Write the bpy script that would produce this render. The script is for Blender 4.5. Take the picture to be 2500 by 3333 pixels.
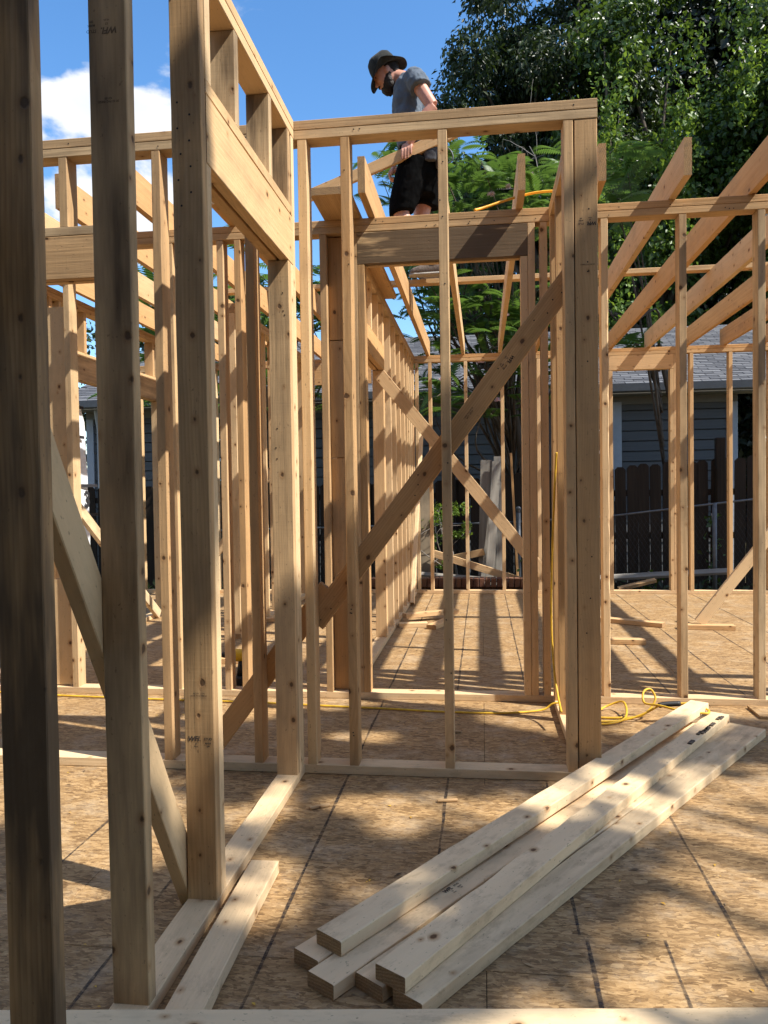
import bpy, bmesh, math, random
import numpy as np
from mathutils import Vector, Matrix, Euler

for o in list(bpy.data.objects): bpy.data.objects.remove(o)
S = bpy.context.scene
COL = S.collection
R = math.radians

# ------------------------------------------------------------------ camera
def make_camera():
    yaw, pitch, roll = R(7.2524), R(1.5813), R(-0.8623)
    F = Vector((-math.sin(yaw)*math.cos(pitch), math.cos(yaw)*math.cos(pitch), -math.sin(pitch)))
    Rt = Vector((math.cos(yaw), math.sin(yaw), 0)); U = Rt.cross(F)
    R2 = Rt*math.cos(roll)+U*math.sin(roll); U2 = -Rt*math.sin(roll)+U*math.cos(roll)
    cd = bpy.data.cameras.new('camera'); c = bpy.data.objects.new('camera', cd); COL.objects.link(c)
    cd.sensor_fit = 'HORIZONTAL'; cd.sensor_width = 36.0; cd.lens = 36.0*1666/1659
    cd.clip_start = 0.05; cd.clip_end = 3000
    m = Matrix((R2, U2, -F)).transposed().to_4x4(); m.translation = (0, 0, 1.078); c.matrix_world = m
    S.camera = c
make_camera()

# ------------------------------------------------------------------ sun, sky, exposure
LDIR = Vector((-0.605, 0.185, -0.775)).normalized()          # direction the sunlight travels
SUN_EL = math.asin(-LDIR.z); SUN_AZ = math.atan2(-LDIR.x, -LDIR.y)   # azimuth clockwise from +Y
def make_light():
    sd = bpy.data.lights.new('sun', 'SUN'); sd.energy = 4.3; sd.angle = R(0.55); sd.color = (1.0, 0.955, 0.88)
    s = bpy.data.objects.new('sun', sd); COL.objects.link(s)
    s.rotation_euler = LDIR.to_track_quat('-Z', 'Y').to_euler(); s.location = (12, -4, 16)
    w = bpy.data.worlds.new('World'); S.world = w; w.use_nodes = True
    nt = w.node_tree; nt.nodes.clear(); N = nt.nodes.new; L = nt.links.new
    sky = N('ShaderNodeTexSky'); sky.sky_type = 'NISHITA'; sky.sun_disc = False
    sky.sun_elevation = SUN_EL; sky.sun_rotation = SUN_AZ
    sky.air_density = 1.0; sky.dust_density = 0.6; sky.ozone_density = 2.0; sky.altitude = 200
    bg = N('ShaderNodeBackground'); bg.inputs[1].default_value = 0.135
    hs = N('ShaderNodeHueSaturation'); hs.inputs['Saturation'].default_value = 1.24; hs.inputs['Value'].default_value = 1.0
    L(sky.outputs[0], hs.inputs['Color']); L(hs.outputs[0], bg.inputs[0])
    tc = N('ShaderNodeTexCoord')
    mp = N('ShaderNodeMapping'); mp.inputs['Location'].default_value = (0.563, -8.108, -7.84); mp.inputs['Scale'].default_value = (1, 1, 1.5)
    L(tc.outputs['Generated'], mp.inputs[0])
    nz = N('ShaderNodeTexNoise'); nz.inputs['Scale'].default_value = 2.6; nz.inputs['Detail'].default_value = 9; nz.inputs['Roughness'].default_value = 0.52
    nz.inputs['Distortion'].default_value = 0.15
    L(mp.outputs[0], nz.inputs['Vector'])
    mr = N('ShaderNodeMapRange'); mr.interpolation_type = 'SMOOTHSTEP'; mr.inputs[1].default_value = 0.545; mr.inputs[2].default_value = 0.582
    L(nz.outputs[0], mr.inputs[0])
    cr = N('ShaderNodeMapRange'); cr.inputs[1].default_value = 0.56; cr.inputs[2].default_value = 0.72; L(nz.outputs[0], cr.inputs[0])
    cm = N('ShaderNodeMix'); cm.data_type = 'RGBA'; cm.inputs[6].default_value = (0.97, 0.98, 1, 1); cm.inputs[7].default_value = (0.70, 0.77, 0.88, 1)
    L(cr.outputs[0], cm.inputs[0])
    b2 = N('ShaderNodeBackground'); b2.inputs[1].default_value = 0.58; L(cm.outputs[2], b2.inputs[0])
    mx = N('ShaderNodeMixShader'); L(mr.outputs[0], mx.inputs[0]); L(bg.outputs[0], mx.inputs[1]); L(b2.outputs[0], mx.inputs[2])
    out = N('ShaderNodeOutputWorld'); L(mx.outputs[0], out.inputs[0])
make_light()
vs = S.view_settings
vs.view_transform = 'Standard'; vs.look = 'None'; vs.gamma = 1.0; vs.use_curve_mapping = False; vs.exposure = 0.97
S.render.engine = 'CYCLES'
S.cycles.max_bounces = 6; S.cycles.diffuse_bounces = 4; S.cycles.transmission_bounces = 2; S.cycles.glossy_bounces = 2; S.cycles.transparent_max_bounces = 8

# ------------------------------------------------------------------ material helpers
class NB:
    def __init__(s, name):
        s.m = bpy.data.materials.new(name); s.m.use_nodes = True; s.nt = s.m.node_tree
        s.nt.nodes.clear(); s.out = s.n('ShaderNodeOutputMaterial')
    def n(s, t, **kw):
        nd = s.nt.nodes.new(t)
        for k, v in kw.items(): setattr(nd, k, v)
        return nd
    def l(s, a, b): s.nt.links.new(a, b)
    def val(s, sock, v):
        if hasattr(v, 'is_linked') or isinstance(v, bpy.types.NodeSocket): s.l(v, sock)
        else: sock.default_value = v
    def mapping(s, vec, loc=(0, 0, 0), rot=(0, 0, 0), sc=(1, 1, 1)):
        m = s.n('ShaderNodeMapping'); s.l(vec, m.inputs[0])
        m.inputs['Location'].default_value = loc; m.inputs['Rotation'].default_value = rot; m.inputs['Scale'].default_value = sc
        return m.outputs[0]
    def noise(s, vec, scale, detail=3, rough=0.5, dist=0.0):
        n = s.n('ShaderNodeTexNoise'); s.l(vec, n.inputs['Vector'])
        n.inputs['Scale'].default_value = scale; n.inputs['Detail'].default_value = detail
        n.inputs['Roughness'].default_value = rough; n.inputs['Distortion'].default_value = dist
        return n.outputs[0]
    def ramp(s, fac, stops):
        r = s.n('ShaderNodeValToRGB'); s.l(fac, r.inputs[0]); e = r.color_ramp.elements
        while len(e) < len(stops): e.new(0.5)
        for i, (p, c) in enumerate(stops): e[i].position = p; e[i].color = (c[0], c[1], c[2], 1) if hasattr(c, '__len__') else (c, c, c, 1)
        return r.outputs[0]
    def mr(s, v, a, b, c=0.0, d=1.0, smooth=False):
        m = s.n('ShaderNodeMapRange'); m.interpolation_type = 'SMOOTHSTEP' if smooth else 'LINEAR'
        s.l(v, m.inputs[0])
        for i, x in enumerate((a, b, c, d)): m.inputs[i+1].default_value = x
        return m.outputs[0]
    def math(s, op, a, b=0.0):
        m = s.n('ShaderNodeMath', operation=op); s.val(m.inputs[0], a); s.val(m.inputs[1], b); return m.outputs[0]
    def vmath(s, op, a, b):
        m = s.n('ShaderNodeVectorMath', operation=op); s.val(m.inputs[0], a); s.val(m.inputs[1], b); return m.outputs[0]
    def mix(s, f, a, b, blend='MIX'):
        m = s.n('ShaderNodeMix', data_type='RGBA', blend_type=blend); s.val(m.inputs[0], f)
        for i, x in ((6, a), (7, b)):
            if isinstance(x, bpy.types.NodeSocket): s.l(x, m.inputs[i])
            else: m.inputs[i].default_value = (x[0], x[1], x[2], 1)
        return m.outputs[2]
    def bump(s, h, strength, dist, prev=None):
        b = s.n('ShaderNodeBump'); b.inputs['Strength'].default_value = strength; b.inputs['Distance'].default_value = dist
        s.l(h, b.inputs['Height'])
        if prev is not None: s.l(prev, b.inputs['Normal'])
        return b.outputs[0]
    def pbr(s, color, rough=0.7, normal=None, spec=0.35, metal=0.0, **kw):
        p = s.n('ShaderNodeBsdfPrincipled')
        if isinstance(color, bpy.types.NodeSocket): s.l(color, p.inputs['Base Color'])
        else: p.inputs['Base Color'].default_value = (color[0], color[1], color[2], 1)
        s.val(p.inputs['Roughness'], rough); p.inputs['Specular IOR Level'].default_value = spec; p.inputs['Metallic'].default_value = metal
        if normal is not None: s.l(normal, p.inputs['Normal'])
        s.l(p.outputs[0], s.out.inputs[0]); return p

def mat_plain(name, col, rough=0.6, var=0.12, scale=20, bump=0.0, metal=0.0, spec=0.35):
    b = NB(name); tc = b.n('ShaderNodeTexCoord').outputs['Object']
    n = b.noise(tc, scale, 4, 0.6)
    c = b.mix(b.mr(n, 0.3, 0.7, 0, 1), tuple(x*(1-var) for x in col), tuple(min(1, x*(1+var)) for x in col))
    nm = b.bump(n, 0.5, bump) if bump else None
    b.pbr(c, rough, nm, spec, metal); return b.m

def mat_lumber(name='spruce_lumber', lightc=(0.72, 0.44, 0.20), darkc=(0.47, 0.252, 0.09)):
    b = NB(name); tc = b.n('ShaderNodeTexCoord').outputs['Object']; oi = b.n('ShaderNodeObjectInfo')
    cx = b.n('ShaderNodeCombineXYZ'); rnd = oi.outputs['Random']
    b.l(b.math('MULTIPLY', rnd, 17.3), cx.inputs[0]); b.l(b.math('MULTIPLY', rnd, 7.7), cx.inputs[1]); b.l(b.math('MULTIPLY', rnd, 31.1), cx.inputs[2])
    p = b.vmath('ADD', tc, cx.outputs[0])
    g1 = b.noise(b.mapping(p, sc=(75, 75, 2.0)), 1.0, 3, 0.6)
    # growth rings round an off-centre pith
    c2 = b.n('ShaderNodeCombineXYZ')
    b.l(b.math('MULTIPLY_ADD', rnd, 0.16), c2.inputs[0]); b.l(b.math('SUBTRACT', b.math('FRACT', b.math('MULTIPLY', rnd, 57.0)), 0.5), c2.inputs[1])
    wob = b.noise(b.mapping(p, sc=(3, 3, 1.1)), 1.0, 3, 0.5)
    wv = b.n('ShaderNodeVectorMath', operation='SCALE'); wc = b.n('ShaderNodeCombineXYZ'); b.l(wob, wc.inputs[0]); b.l(wob, wc.inputs[1])
    b.l(wc.outputs[0], wv.inputs[0]); wv.inputs['Scale'].default_value = 0.10
    sc2 = b.n('ShaderNodeVectorMath', operation='SCALE'); b.l(c2.outputs[0], sc2.inputs[0]); sc2.inputs['Scale'].default_value = 0.22
    pr = b.vmath('ADD', b.vmath('ADD', b.mapping(tc, rot=(0.02, 0.03, 0), sc=(1, 1, 0.05)), sc2.outputs[0]), wv.outputs[0])
    w = b.n('ShaderNodeTexWave', wave_type='RINGS', rings_direction='Z', wave_profile='SAW'); b.l(pr, w.inputs['Vector'])
    w.inputs['Scale'].default_value = 34; w.inputs['Distortion'].default_value = 1.2; w.inputs['Detail'].default_value = 2
    ring = b.mr(w.outputs[1], 0.35, 1.0, 0, 1)
    tone = b.noise(b.mapping(p, sc=(6, 6, 1.2)), 1.0, 3, 0.5)
    f = b.math('ADD', b.math('MULTIPLY', b.mr(g1, 0.32, 0.68), 0.50), b.math('MULTIPLY', b.mr(tone, 0.32, 0.68), 0.45))
    col = b.mix(f, lightc, darkc)
    col = b.mix(b.math('MULTIPLY', ring, 0.52), col, (0.40, 0.215, 0.082))
    # board to board tint: some orange, some straw
    r2 = b.math('FRACT', b.math('MULTIPLY', rnd, 91.0)); r3 = b.math('FRACT', b.math('MULTIPLY', rnd, 37.0))
    col = b.mix(b.mr(r2, 0.3, 1, 0.0, 0.75), col, (0.58, 0.325, 0.13))
    col = b.mix(b.mr(r3, 0.45, 1, 0.0, 0.65), col, (0.72, 0.54, 0.31))
    sepc = b.n('ShaderNodeSeparateColor'); b.l(oi.outputs['Color'], sepc.inputs[0])
    col = b.mix(b.math('MULTIPLY', sepc.outputs[1], 0.85), col, (0.86, 0.66, 0.405))      # paler, bleached boards
    blot = b.noise(b.mapping(p, sc=(9, 9, 4)), 1.0, 3, 0.65)
    col = b.mix(b.mr(blot, 0.52, 0.75, 0, 0.42), col, (0.30, 0.19, 0.10))
    # knots
    sx = b.n('ShaderNodeSeparateXYZ'); b.l(p, sx.inputs[0]); kc = b.n('ShaderNodeCombineXYZ')
    b.l(b.math('MULTIPLY', b.math('ADD', sx.outputs[0], b.math('MULTIPLY', sx.outputs[1], 0.8)), 11.0), kc.inputs[0]); b.l(b.math('MULTIPLY', sx.outputs[2], 8.0), kc.inputs[1])
    v = b.n('ShaderNodeTexVoronoi', voronoi_dimensions='2D'); b.l(kc.outputs[0], v.inputs['Vector']); v.inputs['Scale'].default_value = 1.0
    sv = b.n('ShaderNodeSeparateColor'); b.l(v.outputs['Color'], sv.inputs[0])
    dd = b.math('ADD', v.outputs['Distance'], b.math('ADD', b.math('MULTIPLY', b.noise(p, 70, 3, 0.7), 0.09), b.math('MULTIPLY', sv.outputs[1], 0.085)))
    gate = b.math('GREATER_THAN', sv.outputs[0], 0.60)
    halo = b.math('MULTIPLY', b.mr(dd, 0.27, 0.10, 0, 0.85, True), gate)
    core = b.math('MULTIPLY', b.mr(dd, 0.150, 0.105, 0, 0.9, True), gate)
    col = b.mix(halo, col, (0.44, 0.235, 0.095))
    col = b.mix(core, col, (0.085, 0.040, 0.018))
    # grey weather and dirt
    st = b.noise(b.mapping(p, sc=(14, 14, 1.6)), 1.0, 4, 0.65)
    st2 = b.noise(b.mapping(p, sc=(5, 5, 2.5)), 1.0, 3, 0.5)
    sm = b.math('MULTIPLY', b.math('ADD', b.mr(st, 0.35, 0.68), b.mr(st2, 0.4, 0.7, 0, 0.6)), sepc.outputs[0])
    sm = b.math('MINIMUM', sm, 0.93)
    col = b.mix(sm, col, (0.105, 0.068, 0.038))
    sp = b.mr(b.noise(b.mapping(p, sc=(1, 1, 0.5)), 110, 2, 0.7), 0.66, 0.73)
    col = b.mix(b.math('MULTIPLY', sp, 0.5), col, (0.10, 0.06, 0.03))
    smud = b.math('MULTIPLY', b.mr(b.noise(b.mapping(p, sc=(16, 16, 7)), 1.0, 5, 0.75), 0.52, 0.70), sepc.outputs[2])
    col = b.mix(b.math('MULTIPLY', smud, 0.55), col, (0.31, 0.21, 0.12))
    saw = b.noise(b.mapping(p, sc=(7, 7, 150)), 1.0, 2, 0.5)
    h = b.math('ADD', b.math('MULTIPLY', g1, 0.7), b.math('MULTIPLY', saw, 0.14))
    h = b.math('SUBTRACT', h, b.math('MULTIPLY', core, 0.5))
    nm = b.bump(h, 0.9, 0.0024)
    b.pbr(col, b.mr(g1, 0.3, 0.7, 0.62, 0.82), nm, 0.25); return b.m

def mat_osb():
    b = NB('osb_sheathing'); geo = b.n('ShaderNodeNewGeometry').outputs['Position']; oi = b.n('ShaderNodeObjectInfo')
    warp = b.n('ShaderNodeVectorMath', operation='SCALE')
    nzc = b.n('ShaderNodeTexNoise'); b.l(geo, nzc.inputs['Vector']); nzc.inputs['Scale'].default_value = 22; nzc.inputs['Detail'].default_value = 4
    b.l(nzc.outputs['Color'], warp.inputs[0]); warp.inputs['Scale'].default_value = 0.022
    p = b.vmath('ADD', geo, warp.outputs[0])
    best = None; bestv = None; hgt = None
    for i, (ang, sx, sy) in enumerate(((0.05, 25, 84), (0.7, 28, 92), (-0.6, 26, 80), (1.35, 31, 90), (-1.2, 30, 96), (0.3, 60, 170), (-0.85, 56, 165), (1.0, 68, 180))):
        v = b.n('ShaderNodeTexVoronoi', voronoi_dimensions='2D'); b.l(b.mapping(p, loc=(i*3.1, i*7.7, 0), rot=(0, 0, ang), sc=(sx, sy, 1)), v.inputs['Vector']); v.inputs['Scale'].default_value = 1
        s = b.n('ShaderNodeSeparateColor'); b.l(v.outputs['Color'], s.inputs[0])
        pri = s.outputs[0]; tone = s.outputs[1]
        if best is None: best, bestv = tone, pri
        else:
            g = b.math('GREATER_THAN', pri, bestv)
            mx = b.n('ShaderNodeMix', data_type='FLOAT'); b.l(g, mx.inputs[0]); b.l(best, mx.inputs[2]); b.l(tone, mx.inputs[3]); best = mx.outputs[0]
            bestv = b.math('MAXIMUM', bestv, pri)
    fib = b.noise(b.mapping(p, rot=(0, 0, 0.15), sc=(50, 150, 1)), 1, 7, 0.78)
    t = b.math('ADD', b.math('MULTIPLY', best, 0.50), b.math('MULTIPLY', b.mr(fib, 0.25, 0.75), 0.50))
    col = b.ramp(t, [(0.0, (0.075, 0.038, 0.017)), (0.25, (0.175, 0.098, 0.039)), (0.5, (0.32, 0.194, 0.082)), (0.75, (0.45, 0.286, 0.13)), (1.0, (0.61, 0.42, 0.215))])
    dirt = b.noise(geo, 2.2, 6, 0.62)
    col = b.mix(b.mr(dirt, 0.46, 0.74, 0, 0.50), col, (0.21, 0.135, 0.07))
    spk = b.mr(b.noise(b.mapping(p, rot=(0, 0, 0.3), sc=(44, 80, 1)), 1, 4, 0.8), 0.585, 0.66)
    col = b.mix(b.math('MULTIPLY', spk, 0.62), col, (0.075, 0.042, 0.02))
    dust = b.mr(b.noise(geo, 5, 6, 0.75), 0.50, 0.70, 0, 0.38)
    col = b.mix(dust, col, (0.58, 0.47, 0.32))
    nm = b.bump(t, 0.6, 0.0025)
    b.pbr(col, 0.72, nm, 0.3); return b.m

def mat_leaf(name, c1, c2, trans=(0.25, 0.5, 0.05), tw=0.35, rough=0.45):
    b = NB(name); g = b.n('ShaderNodeNewGeometry')
    col = b.mix(g.outputs['Random Per Island'], c1, c2)
    p = b.n('ShaderNodeBsdfPrincipled'); b.l(col, p.inputs['Base Color']); p.inputs['Roughness'].default_value = rough; p.inputs['Specular IOR Level'].default_value = 0.4
    t = b.n('ShaderNodeBsdfTranslucent'); b.l(b.mix(0.5, col, trans), t.inputs[0])
    m = b.n('ShaderNodeMixShader'); m.inputs[0].default_value = tw; b.l(p.outputs[0], m.inputs[1]); b.l(t.outputs[0], m.inputs[2])
    b.l(m.outputs[0], b.out.inputs[0]); return b.m

def mat_marker():
    b = NB('marker_ink'); geo = b.n('ShaderNodeNewGeometry').outputs['Position']
    n = b.noise(geo, 70, 4, 0.7); n2 = b.noise(geo, 9, 3, 0.6)
    a = b.math('MULTIPLY', b.mr(n, 0.3, 0.62, 0.25, 1), b.mr(n2, 0.3, 0.55, 0.35, 1))
    p = b.n('ShaderNodeBsdfPrincipled'); p.inputs['Base Color'].default_value = (0.018, 0.017, 0.02, 1); p.inputs['Roughness'].default_value = 0.7
    t = b.n('ShaderNodeBsdfTransparent'); m = b.n('ShaderNodeMixShader'); b.l(b.math('MULTIPLY', a, 0.85), m.inputs[0]); b.l(t.outputs[0], m.inputs[1]); b.l(p.outputs[0], m.inputs[2])
    b.l(m.outputs[0], b.out.inputs[0]); return b.m

def mat_ink(name='stamp_ink', a=0.95):
    b = NB(name); geo = b.n('ShaderNodeNewGeometry').outputs['Position']
    f = b.mr(b.noise(geo, 400, 3, 0.7), 0.25, 0.5, 0.6*a, a)
    p = b.n('ShaderNodeBsdfPrincipled'); p.inputs['Base Color'].default_value = (0.02, 0.018, 0.02, 1); p.inputs['Roughness'].default_value = 0.8
    t = b.n('ShaderNodeBsdfTransparent'); m = b.n('ShaderNodeMixShader'); b.l(f, m.inputs[0]); b.l(t.outputs[0], m.inputs[1]); b.l(p.outputs[0], m.inputs[2])
    b.l(m.outputs[0], b.out.inputs[0]); return b.m

def mat_oldwood(name, c1, c2, sc=(40, 40, 1.5)):
    b = NB(name); tc = b.n('ShaderNodeTexCoord').outputs['Object']; oi = b.n('ShaderNodeObjectInfo')
    cx = b.n('ShaderNodeCombineXYZ'); b.l(b.math('MULTIPLY', oi.outputs['Random'], 23.0), cx.inputs[0]); b.l(b.math('MULTIPLY', oi.outputs['Random'], 41.0), cx.inputs[2])
    p = b.vmath('ADD', tc, cx.outputs[0])
    g = b.noise(b.mapping(p, sc=sc), 1, 6, 0.65); t = b.noise(b.mapping(p, sc=(5, 5, 1.2)), 1, 3)
    col = b.mix(b.math('ADD', b.math('MULTIPLY', b.mr(g, 0.3, 0.7), 0.6), b.math('MULTIPLY', b.mr(t, 0.3, 0.7), 0.4)), c1, c2)
    b.pbr(col, 0.85, b.bump(g, 0.6, 0.003), 0.2); return b.m

def mat_siding():
    b = NB('grey_siding_paint'); tc = b.n('ShaderNodeTexCoord').outputs['Object']
    n = b.noise(b.mapping(tc, sc=(1.2, 8, 30)), 1, 4, 0.6)
    col = b.mix(b.mr(n, 0.3, 0.7), (0.100, 0.102, 0.100), (0.128, 0.130, 0.127))
    b.pbr(col, 0.55, b.bump(n, 0.2, 0.002), 0.35); return b.m

def mat_shingle():
    b = NB('grey_asphalt_shingle'); geo = b.n('ShaderNodeNewGeometry'); oi = b.n('ShaderNodeObjectInfo')
    tc = b.n('ShaderNodeTexCoord').outputs['Object']
    n = b.noise(geo.outputs['Position'], 160, 3, 0.7); isl = b.math('FRACT', b.math('ADD', b.math('MULTIPLY', oi.outputs['Random'], 5.3), geo.outputs['Random Per Island']))
    f = b.math('ADD', b.math('MULTIPLY', n, 0.5), b.math('MULTIPLY', isl, 0.6))
    col = b.ramp(f, [(0.15, (0.062, 0.064, 0.072)), (0.55, (0.112, 0.115, 0.125)), (0.9, (0.175, 0.177, 0.185))])
    b.pbr(col, 0.9, b.bump(n, 0.5, 0.003), 0.2); return b.m

def mat_ground():
    b = NB('yard_soil'); geo = b.n('ShaderNodeNewGeometry').outputs['Position']
    n = b.noise(geo, 1.1, 6, 0.65); n2 = b.noise(geo, 22, 4, 0.7)
    col = b.mix(b.mr(n, 0.4, 0.6), (0.11, 0.075, 0.045), (0.06, 0.075, 0.03))
    col = b.mix(b.mr(n2, 0.4, 0.7, 0, 0.6), col, (0.045, 0.032, 0.02))
    b.pbr(col, 0.95, b.bump(n2, 0.7, 0.03), 0.1); return b.m

def mat_brick():
    b = NB('brown_brick'); tc = b.n('ShaderNodeTexCoord').outputs['Object']; oi = b.n('ShaderNodeObjectInfo')
    n = b.noise(tc, 60, 4, 0.7)
    col = b.mix(oi.outputs['Random'], (0.17, 0.075, 0.045), (0.25, 0.125, 0.07)); col = b.mix(b.mr(n, 0.4, 0.7, 0, 0.6), col, (0.09, 0.05, 0.035))
    b.pbr(col, 0.85, b.bump(n, 0.5, 0.003), 0.2); return b.m

def mat_bark():
    b = NB('tree_bark'); tc = b.n('ShaderNodeTexCoord').outputs['Object']
    n = b.noise(b.mapping(tc, sc=(14, 14, 2.5)), 1, 6, 0.65)
    col = b.mix(b.mr(n, 0.3, 0.7), (0.055, 0.042, 0.03), (0.17, 0.14, 0.11))
    b.pbr(col, 0.9, b.bump(n, 0.8, 0.03), 0.15); return b.m

def mat_skin():
    b = NB('skin'); tc = b.n('ShaderNodeTexCoord').outputs['Object']
    n = b.noise(tc, 30, 4, 0.6); n2 = b.noise(tc, 6, 2)
    col = b.mix(b.mr(n, 0.3, 0.7), (0.50, 0.245, 0.165), (0.62, 0.335, 0.24)); col = b.mix(b.mr(n2, 0.4, 0.7, 0, 0.35), col, (0.52, 0.19, 0.13))
    p = b.pbr(col, 0.5, b.bump(n, 0.15, 0.002), 0.4)
    p.inputs['Subsurface Weight'].default_value = 0.08; p.inputs['Subsurface Radius'].default_value = (0.02, 0.008, 0.004); p.inputs['Subsurface Scale'].default_value = 0.5
    return b.m

def mat_cloth(name, c1, c2, scale=26, bd=0.006):
    b = NB(name); tc = b.n('ShaderNodeTexCoord').outputs['Object']
    n = b.noise(b.mapping(tc, sc=(1, 1, 0.6)), scale, 3, 0.55, 0.8); w = b.noise(tc, 260, 2)
    col = b.mix(b.mr(n, 0.3, 0.7), c1, c2)
    nm = b.bump(w, 0.25, 0.001, b.bump(b.noise(b.mapping(tc, rot=(0.3, 0.5, 0.2), sc=(1.5, 1, 0.7)), 9, 2, 0.5, 1.2), 0.6, bd*2.2))
    p = b.pbr(col, 0.9, nm, 0.12 if c1[0] > 0.01 else 0.02); p.inputs['Sheen Weight'].default_value = 0.1 if c1[0] > 0.01 else 0.0; return b.m

def mat_endgrain():
    b = NB('sawn_end_grain'); tc = b.n('ShaderNodeTexCoord').outputs['Object']; oi = b.n('ShaderNodeObjectInfo')
    cx = b.n('ShaderNodeCombineXYZ'); b.l(b.math('MULTIPLY', oi.outputs['Random'], 0.12), cx.inputs[0]); b.l(b.math('MULTIPLY_ADD', oi.outputs['Random'], -0.09), cx.inputs[1])
    w = b.n('ShaderNodeTexWave', wave_type='RINGS', rings_direction='Z'); b.l(b.vmath('ADD', tc, cx.outputs[0]), w.inputs['Vector']); w.inputs['Scale'].default_value = 42; w.inputs['Distortion'].default_value = 2.5
    n = b.noise(tc, 260, 4, 0.75); n2 = b.noise(tc, 30, 3, 0.6)
    col = b.mix(b.math('MULTIPLY', w.outputs[1], 0.6), (0.50, 0.315, 0.155), (0.30, 0.17, 0.075)); col = b.mix(b.mr(n, 0.45, 0.7, 0, 0.7), col, (0.16, 0.09, 0.045)); col = b.mix(b.mr(n2, 0.5, 0.7, 0, 0.5), col, (0.20, 0.14, 0.09))
    b.pbr(col, 0.9, b.bump(n, 0.9, 0.004), 0.15); return b.m
M = {}
M['wood'] = mat_lumber(); M['endgrain'] = mat_endgrain()
M['osb'] = mat_osb()
M['ink'] = mat_ink(); M['faint_ink'] = mat_ink('faint_stamp_ink', 0.6)
M['marker'] = mat_marker()
M['nail'] = mat_plain('dark_nail_steel', (0.035, 0.03, 0.028), 0.5, metal=0.5)
M['cord'] = mat_plain('yellow_cord_vinyl', (0.66, 0.40, 0.03), 0.5, 0.25, 30)
M['strap'] = mat_plain('orange_yellow_hose', (0.85, 0.42, 0.03), 0.45)
M['blackrubber'] = mat_plain('black_rubber', (0.02, 0.02, 0.02), 0.55)
M['siding'] = mat_siding(); M['shingle'] = mat_shingle(); M['ground'] = mat_ground(); M['brick'] = mat_brick(); M['bark'] = mat_bark()
M['trim'] = mat_plain('pale_trim_paint', (0.45, 0.48, 0.51), 0.5, 0.05)
M['whitetrim'] = mat_plain('white_trim_paint', (0.80, 0.81, 0.80), 0.45, 0.04)
M['gutter'] = mat_plain('grey_gutter_metal', (0.16, 0.17, 0.18), 0.4, 0.08)
M['frieze'] = mat_plain('taupe_frieze_paint', (0.22, 0.215, 0.19), 0.6, 0.06)
M['glass'] = mat_plain('dark_window_glass', (0.02, 0.022, 0.025), 0.08, spec=0.6)
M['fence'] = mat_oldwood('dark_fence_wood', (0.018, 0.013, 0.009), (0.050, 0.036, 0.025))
M['greyplank'] = mat_oldwood('weathered_grey_wood', (0.14, 0.125, 0.105), (0.34, 0.315, 0.27))
M['galv'] = mat_plain('galvanised_steel', (0.13, 0.14, 0.15), 0.5, 0.2, metal=0.4)
M['rustwire'] = mat_plain('dull_dark_wire', (0.045, 0.043, 0.04), 0.7)
M['wrap'] = mat_plain('white_house_wrap', (0.80, 0.82, 0.84), 0.45, 0.04, 6, 0.01)
M['printing'] = mat_plain('black_wrap_print', (0.03, 0.03, 0.035), 0.6)
M['ply'] = mat_oldwood('mottled_plywood', (0.30, 0.235, 0.155), (0.085, 0.07, 0.05), (7, 7, 4))
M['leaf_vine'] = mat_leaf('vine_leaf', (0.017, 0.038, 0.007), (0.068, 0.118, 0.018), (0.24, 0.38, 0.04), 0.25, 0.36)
M['leaf_bright'] = mat_leaf('sunlit_vine_leaf', (0.05, 0.105, 0.014), (0.13, 0.215, 0.028), (0.38, 0.52, 0.05), 0.36)  # brighter copy of the vine leaf, sunlight put into its colour
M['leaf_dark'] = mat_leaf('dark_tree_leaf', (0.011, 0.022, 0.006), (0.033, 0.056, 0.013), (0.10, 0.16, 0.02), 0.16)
M['leaf_deep'] = mat_leaf('deep_shade_leaf', (0.006, 0.011, 0.004), (0.013, 0.022, 0.007), (0.03, 0.05, 0.01), 0.1)  # near-black leaf copy, shade inside the foliage put into its colour
M['leaf_grey'] = mat_leaf('grey_green_leaf', (0.06, 0.115, 0.05), (0.105, 0.17, 0.07), (0.2, 0.34, 0.1), 0.28)
M['leaf_mimosa'] = mat_leaf('mimosa_leaflet', (0.032, 0.082, 0.018), (0.085, 0.155, 0.028), (0.26, 0.44, 0.06), 0.32)
M['bloom'] = mat_leaf('pink_mimosa_bloom', (0.75, 0.42, 0.45), (0.85, 0.68, 0.66), (0.9, 0.6, 0.6), 0.4)
M['twig'] = mat_plain('pale_dry_twig', (0.26, 0.23, 0.20), 0.85)
M['chips'] = mat_leaf('wood_chip', (0.42, 0.27, 0.13), (0.06, 0.035, 0.018), (0.3, 0.2, 0.1), 0.0, 0.8)
M['yellowleaf'] = mat_leaf('fallen_yellow_leaf', (0.62, 0.40, 0.05), (0.55, 0.30, 0.04), (0.7, 0.5, 0.1), 0.2)
M['skin'] = mat_skin()
M['shirt'] = mat_cloth('slate_tshirt_cotton', (0.088, 0.112, 0.142), (0.125, 0.15, 0.182), 14)
M['shorts'] = mat_cloth('black_shorts_canvas', (0.0045, 0.0045, 0.0045), (0.007, 0.007, 0.007), 20, 0.003)
M['hat'] = mat_cloth('dark_olive_hat_canvas', (0.016, 0.017, 0.015), (0.034, 0.035, 0.030), 24)
M['hair'] = mat_plain('dark_brown_hair', (0.022, 0.014, 0.010), 0.6, 0.4, 90, 0.01)
M['belt'] = mat_plain('grey_black_nylon', (0.06, 0.06, 0.065), 0.7, 0.25, 40)
M['shoe'] = mat_plain('grey_brown_shoe_mesh', (0.15, 0.115, 0.09), 0.7, 0.35, 70, 0.003)
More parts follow.
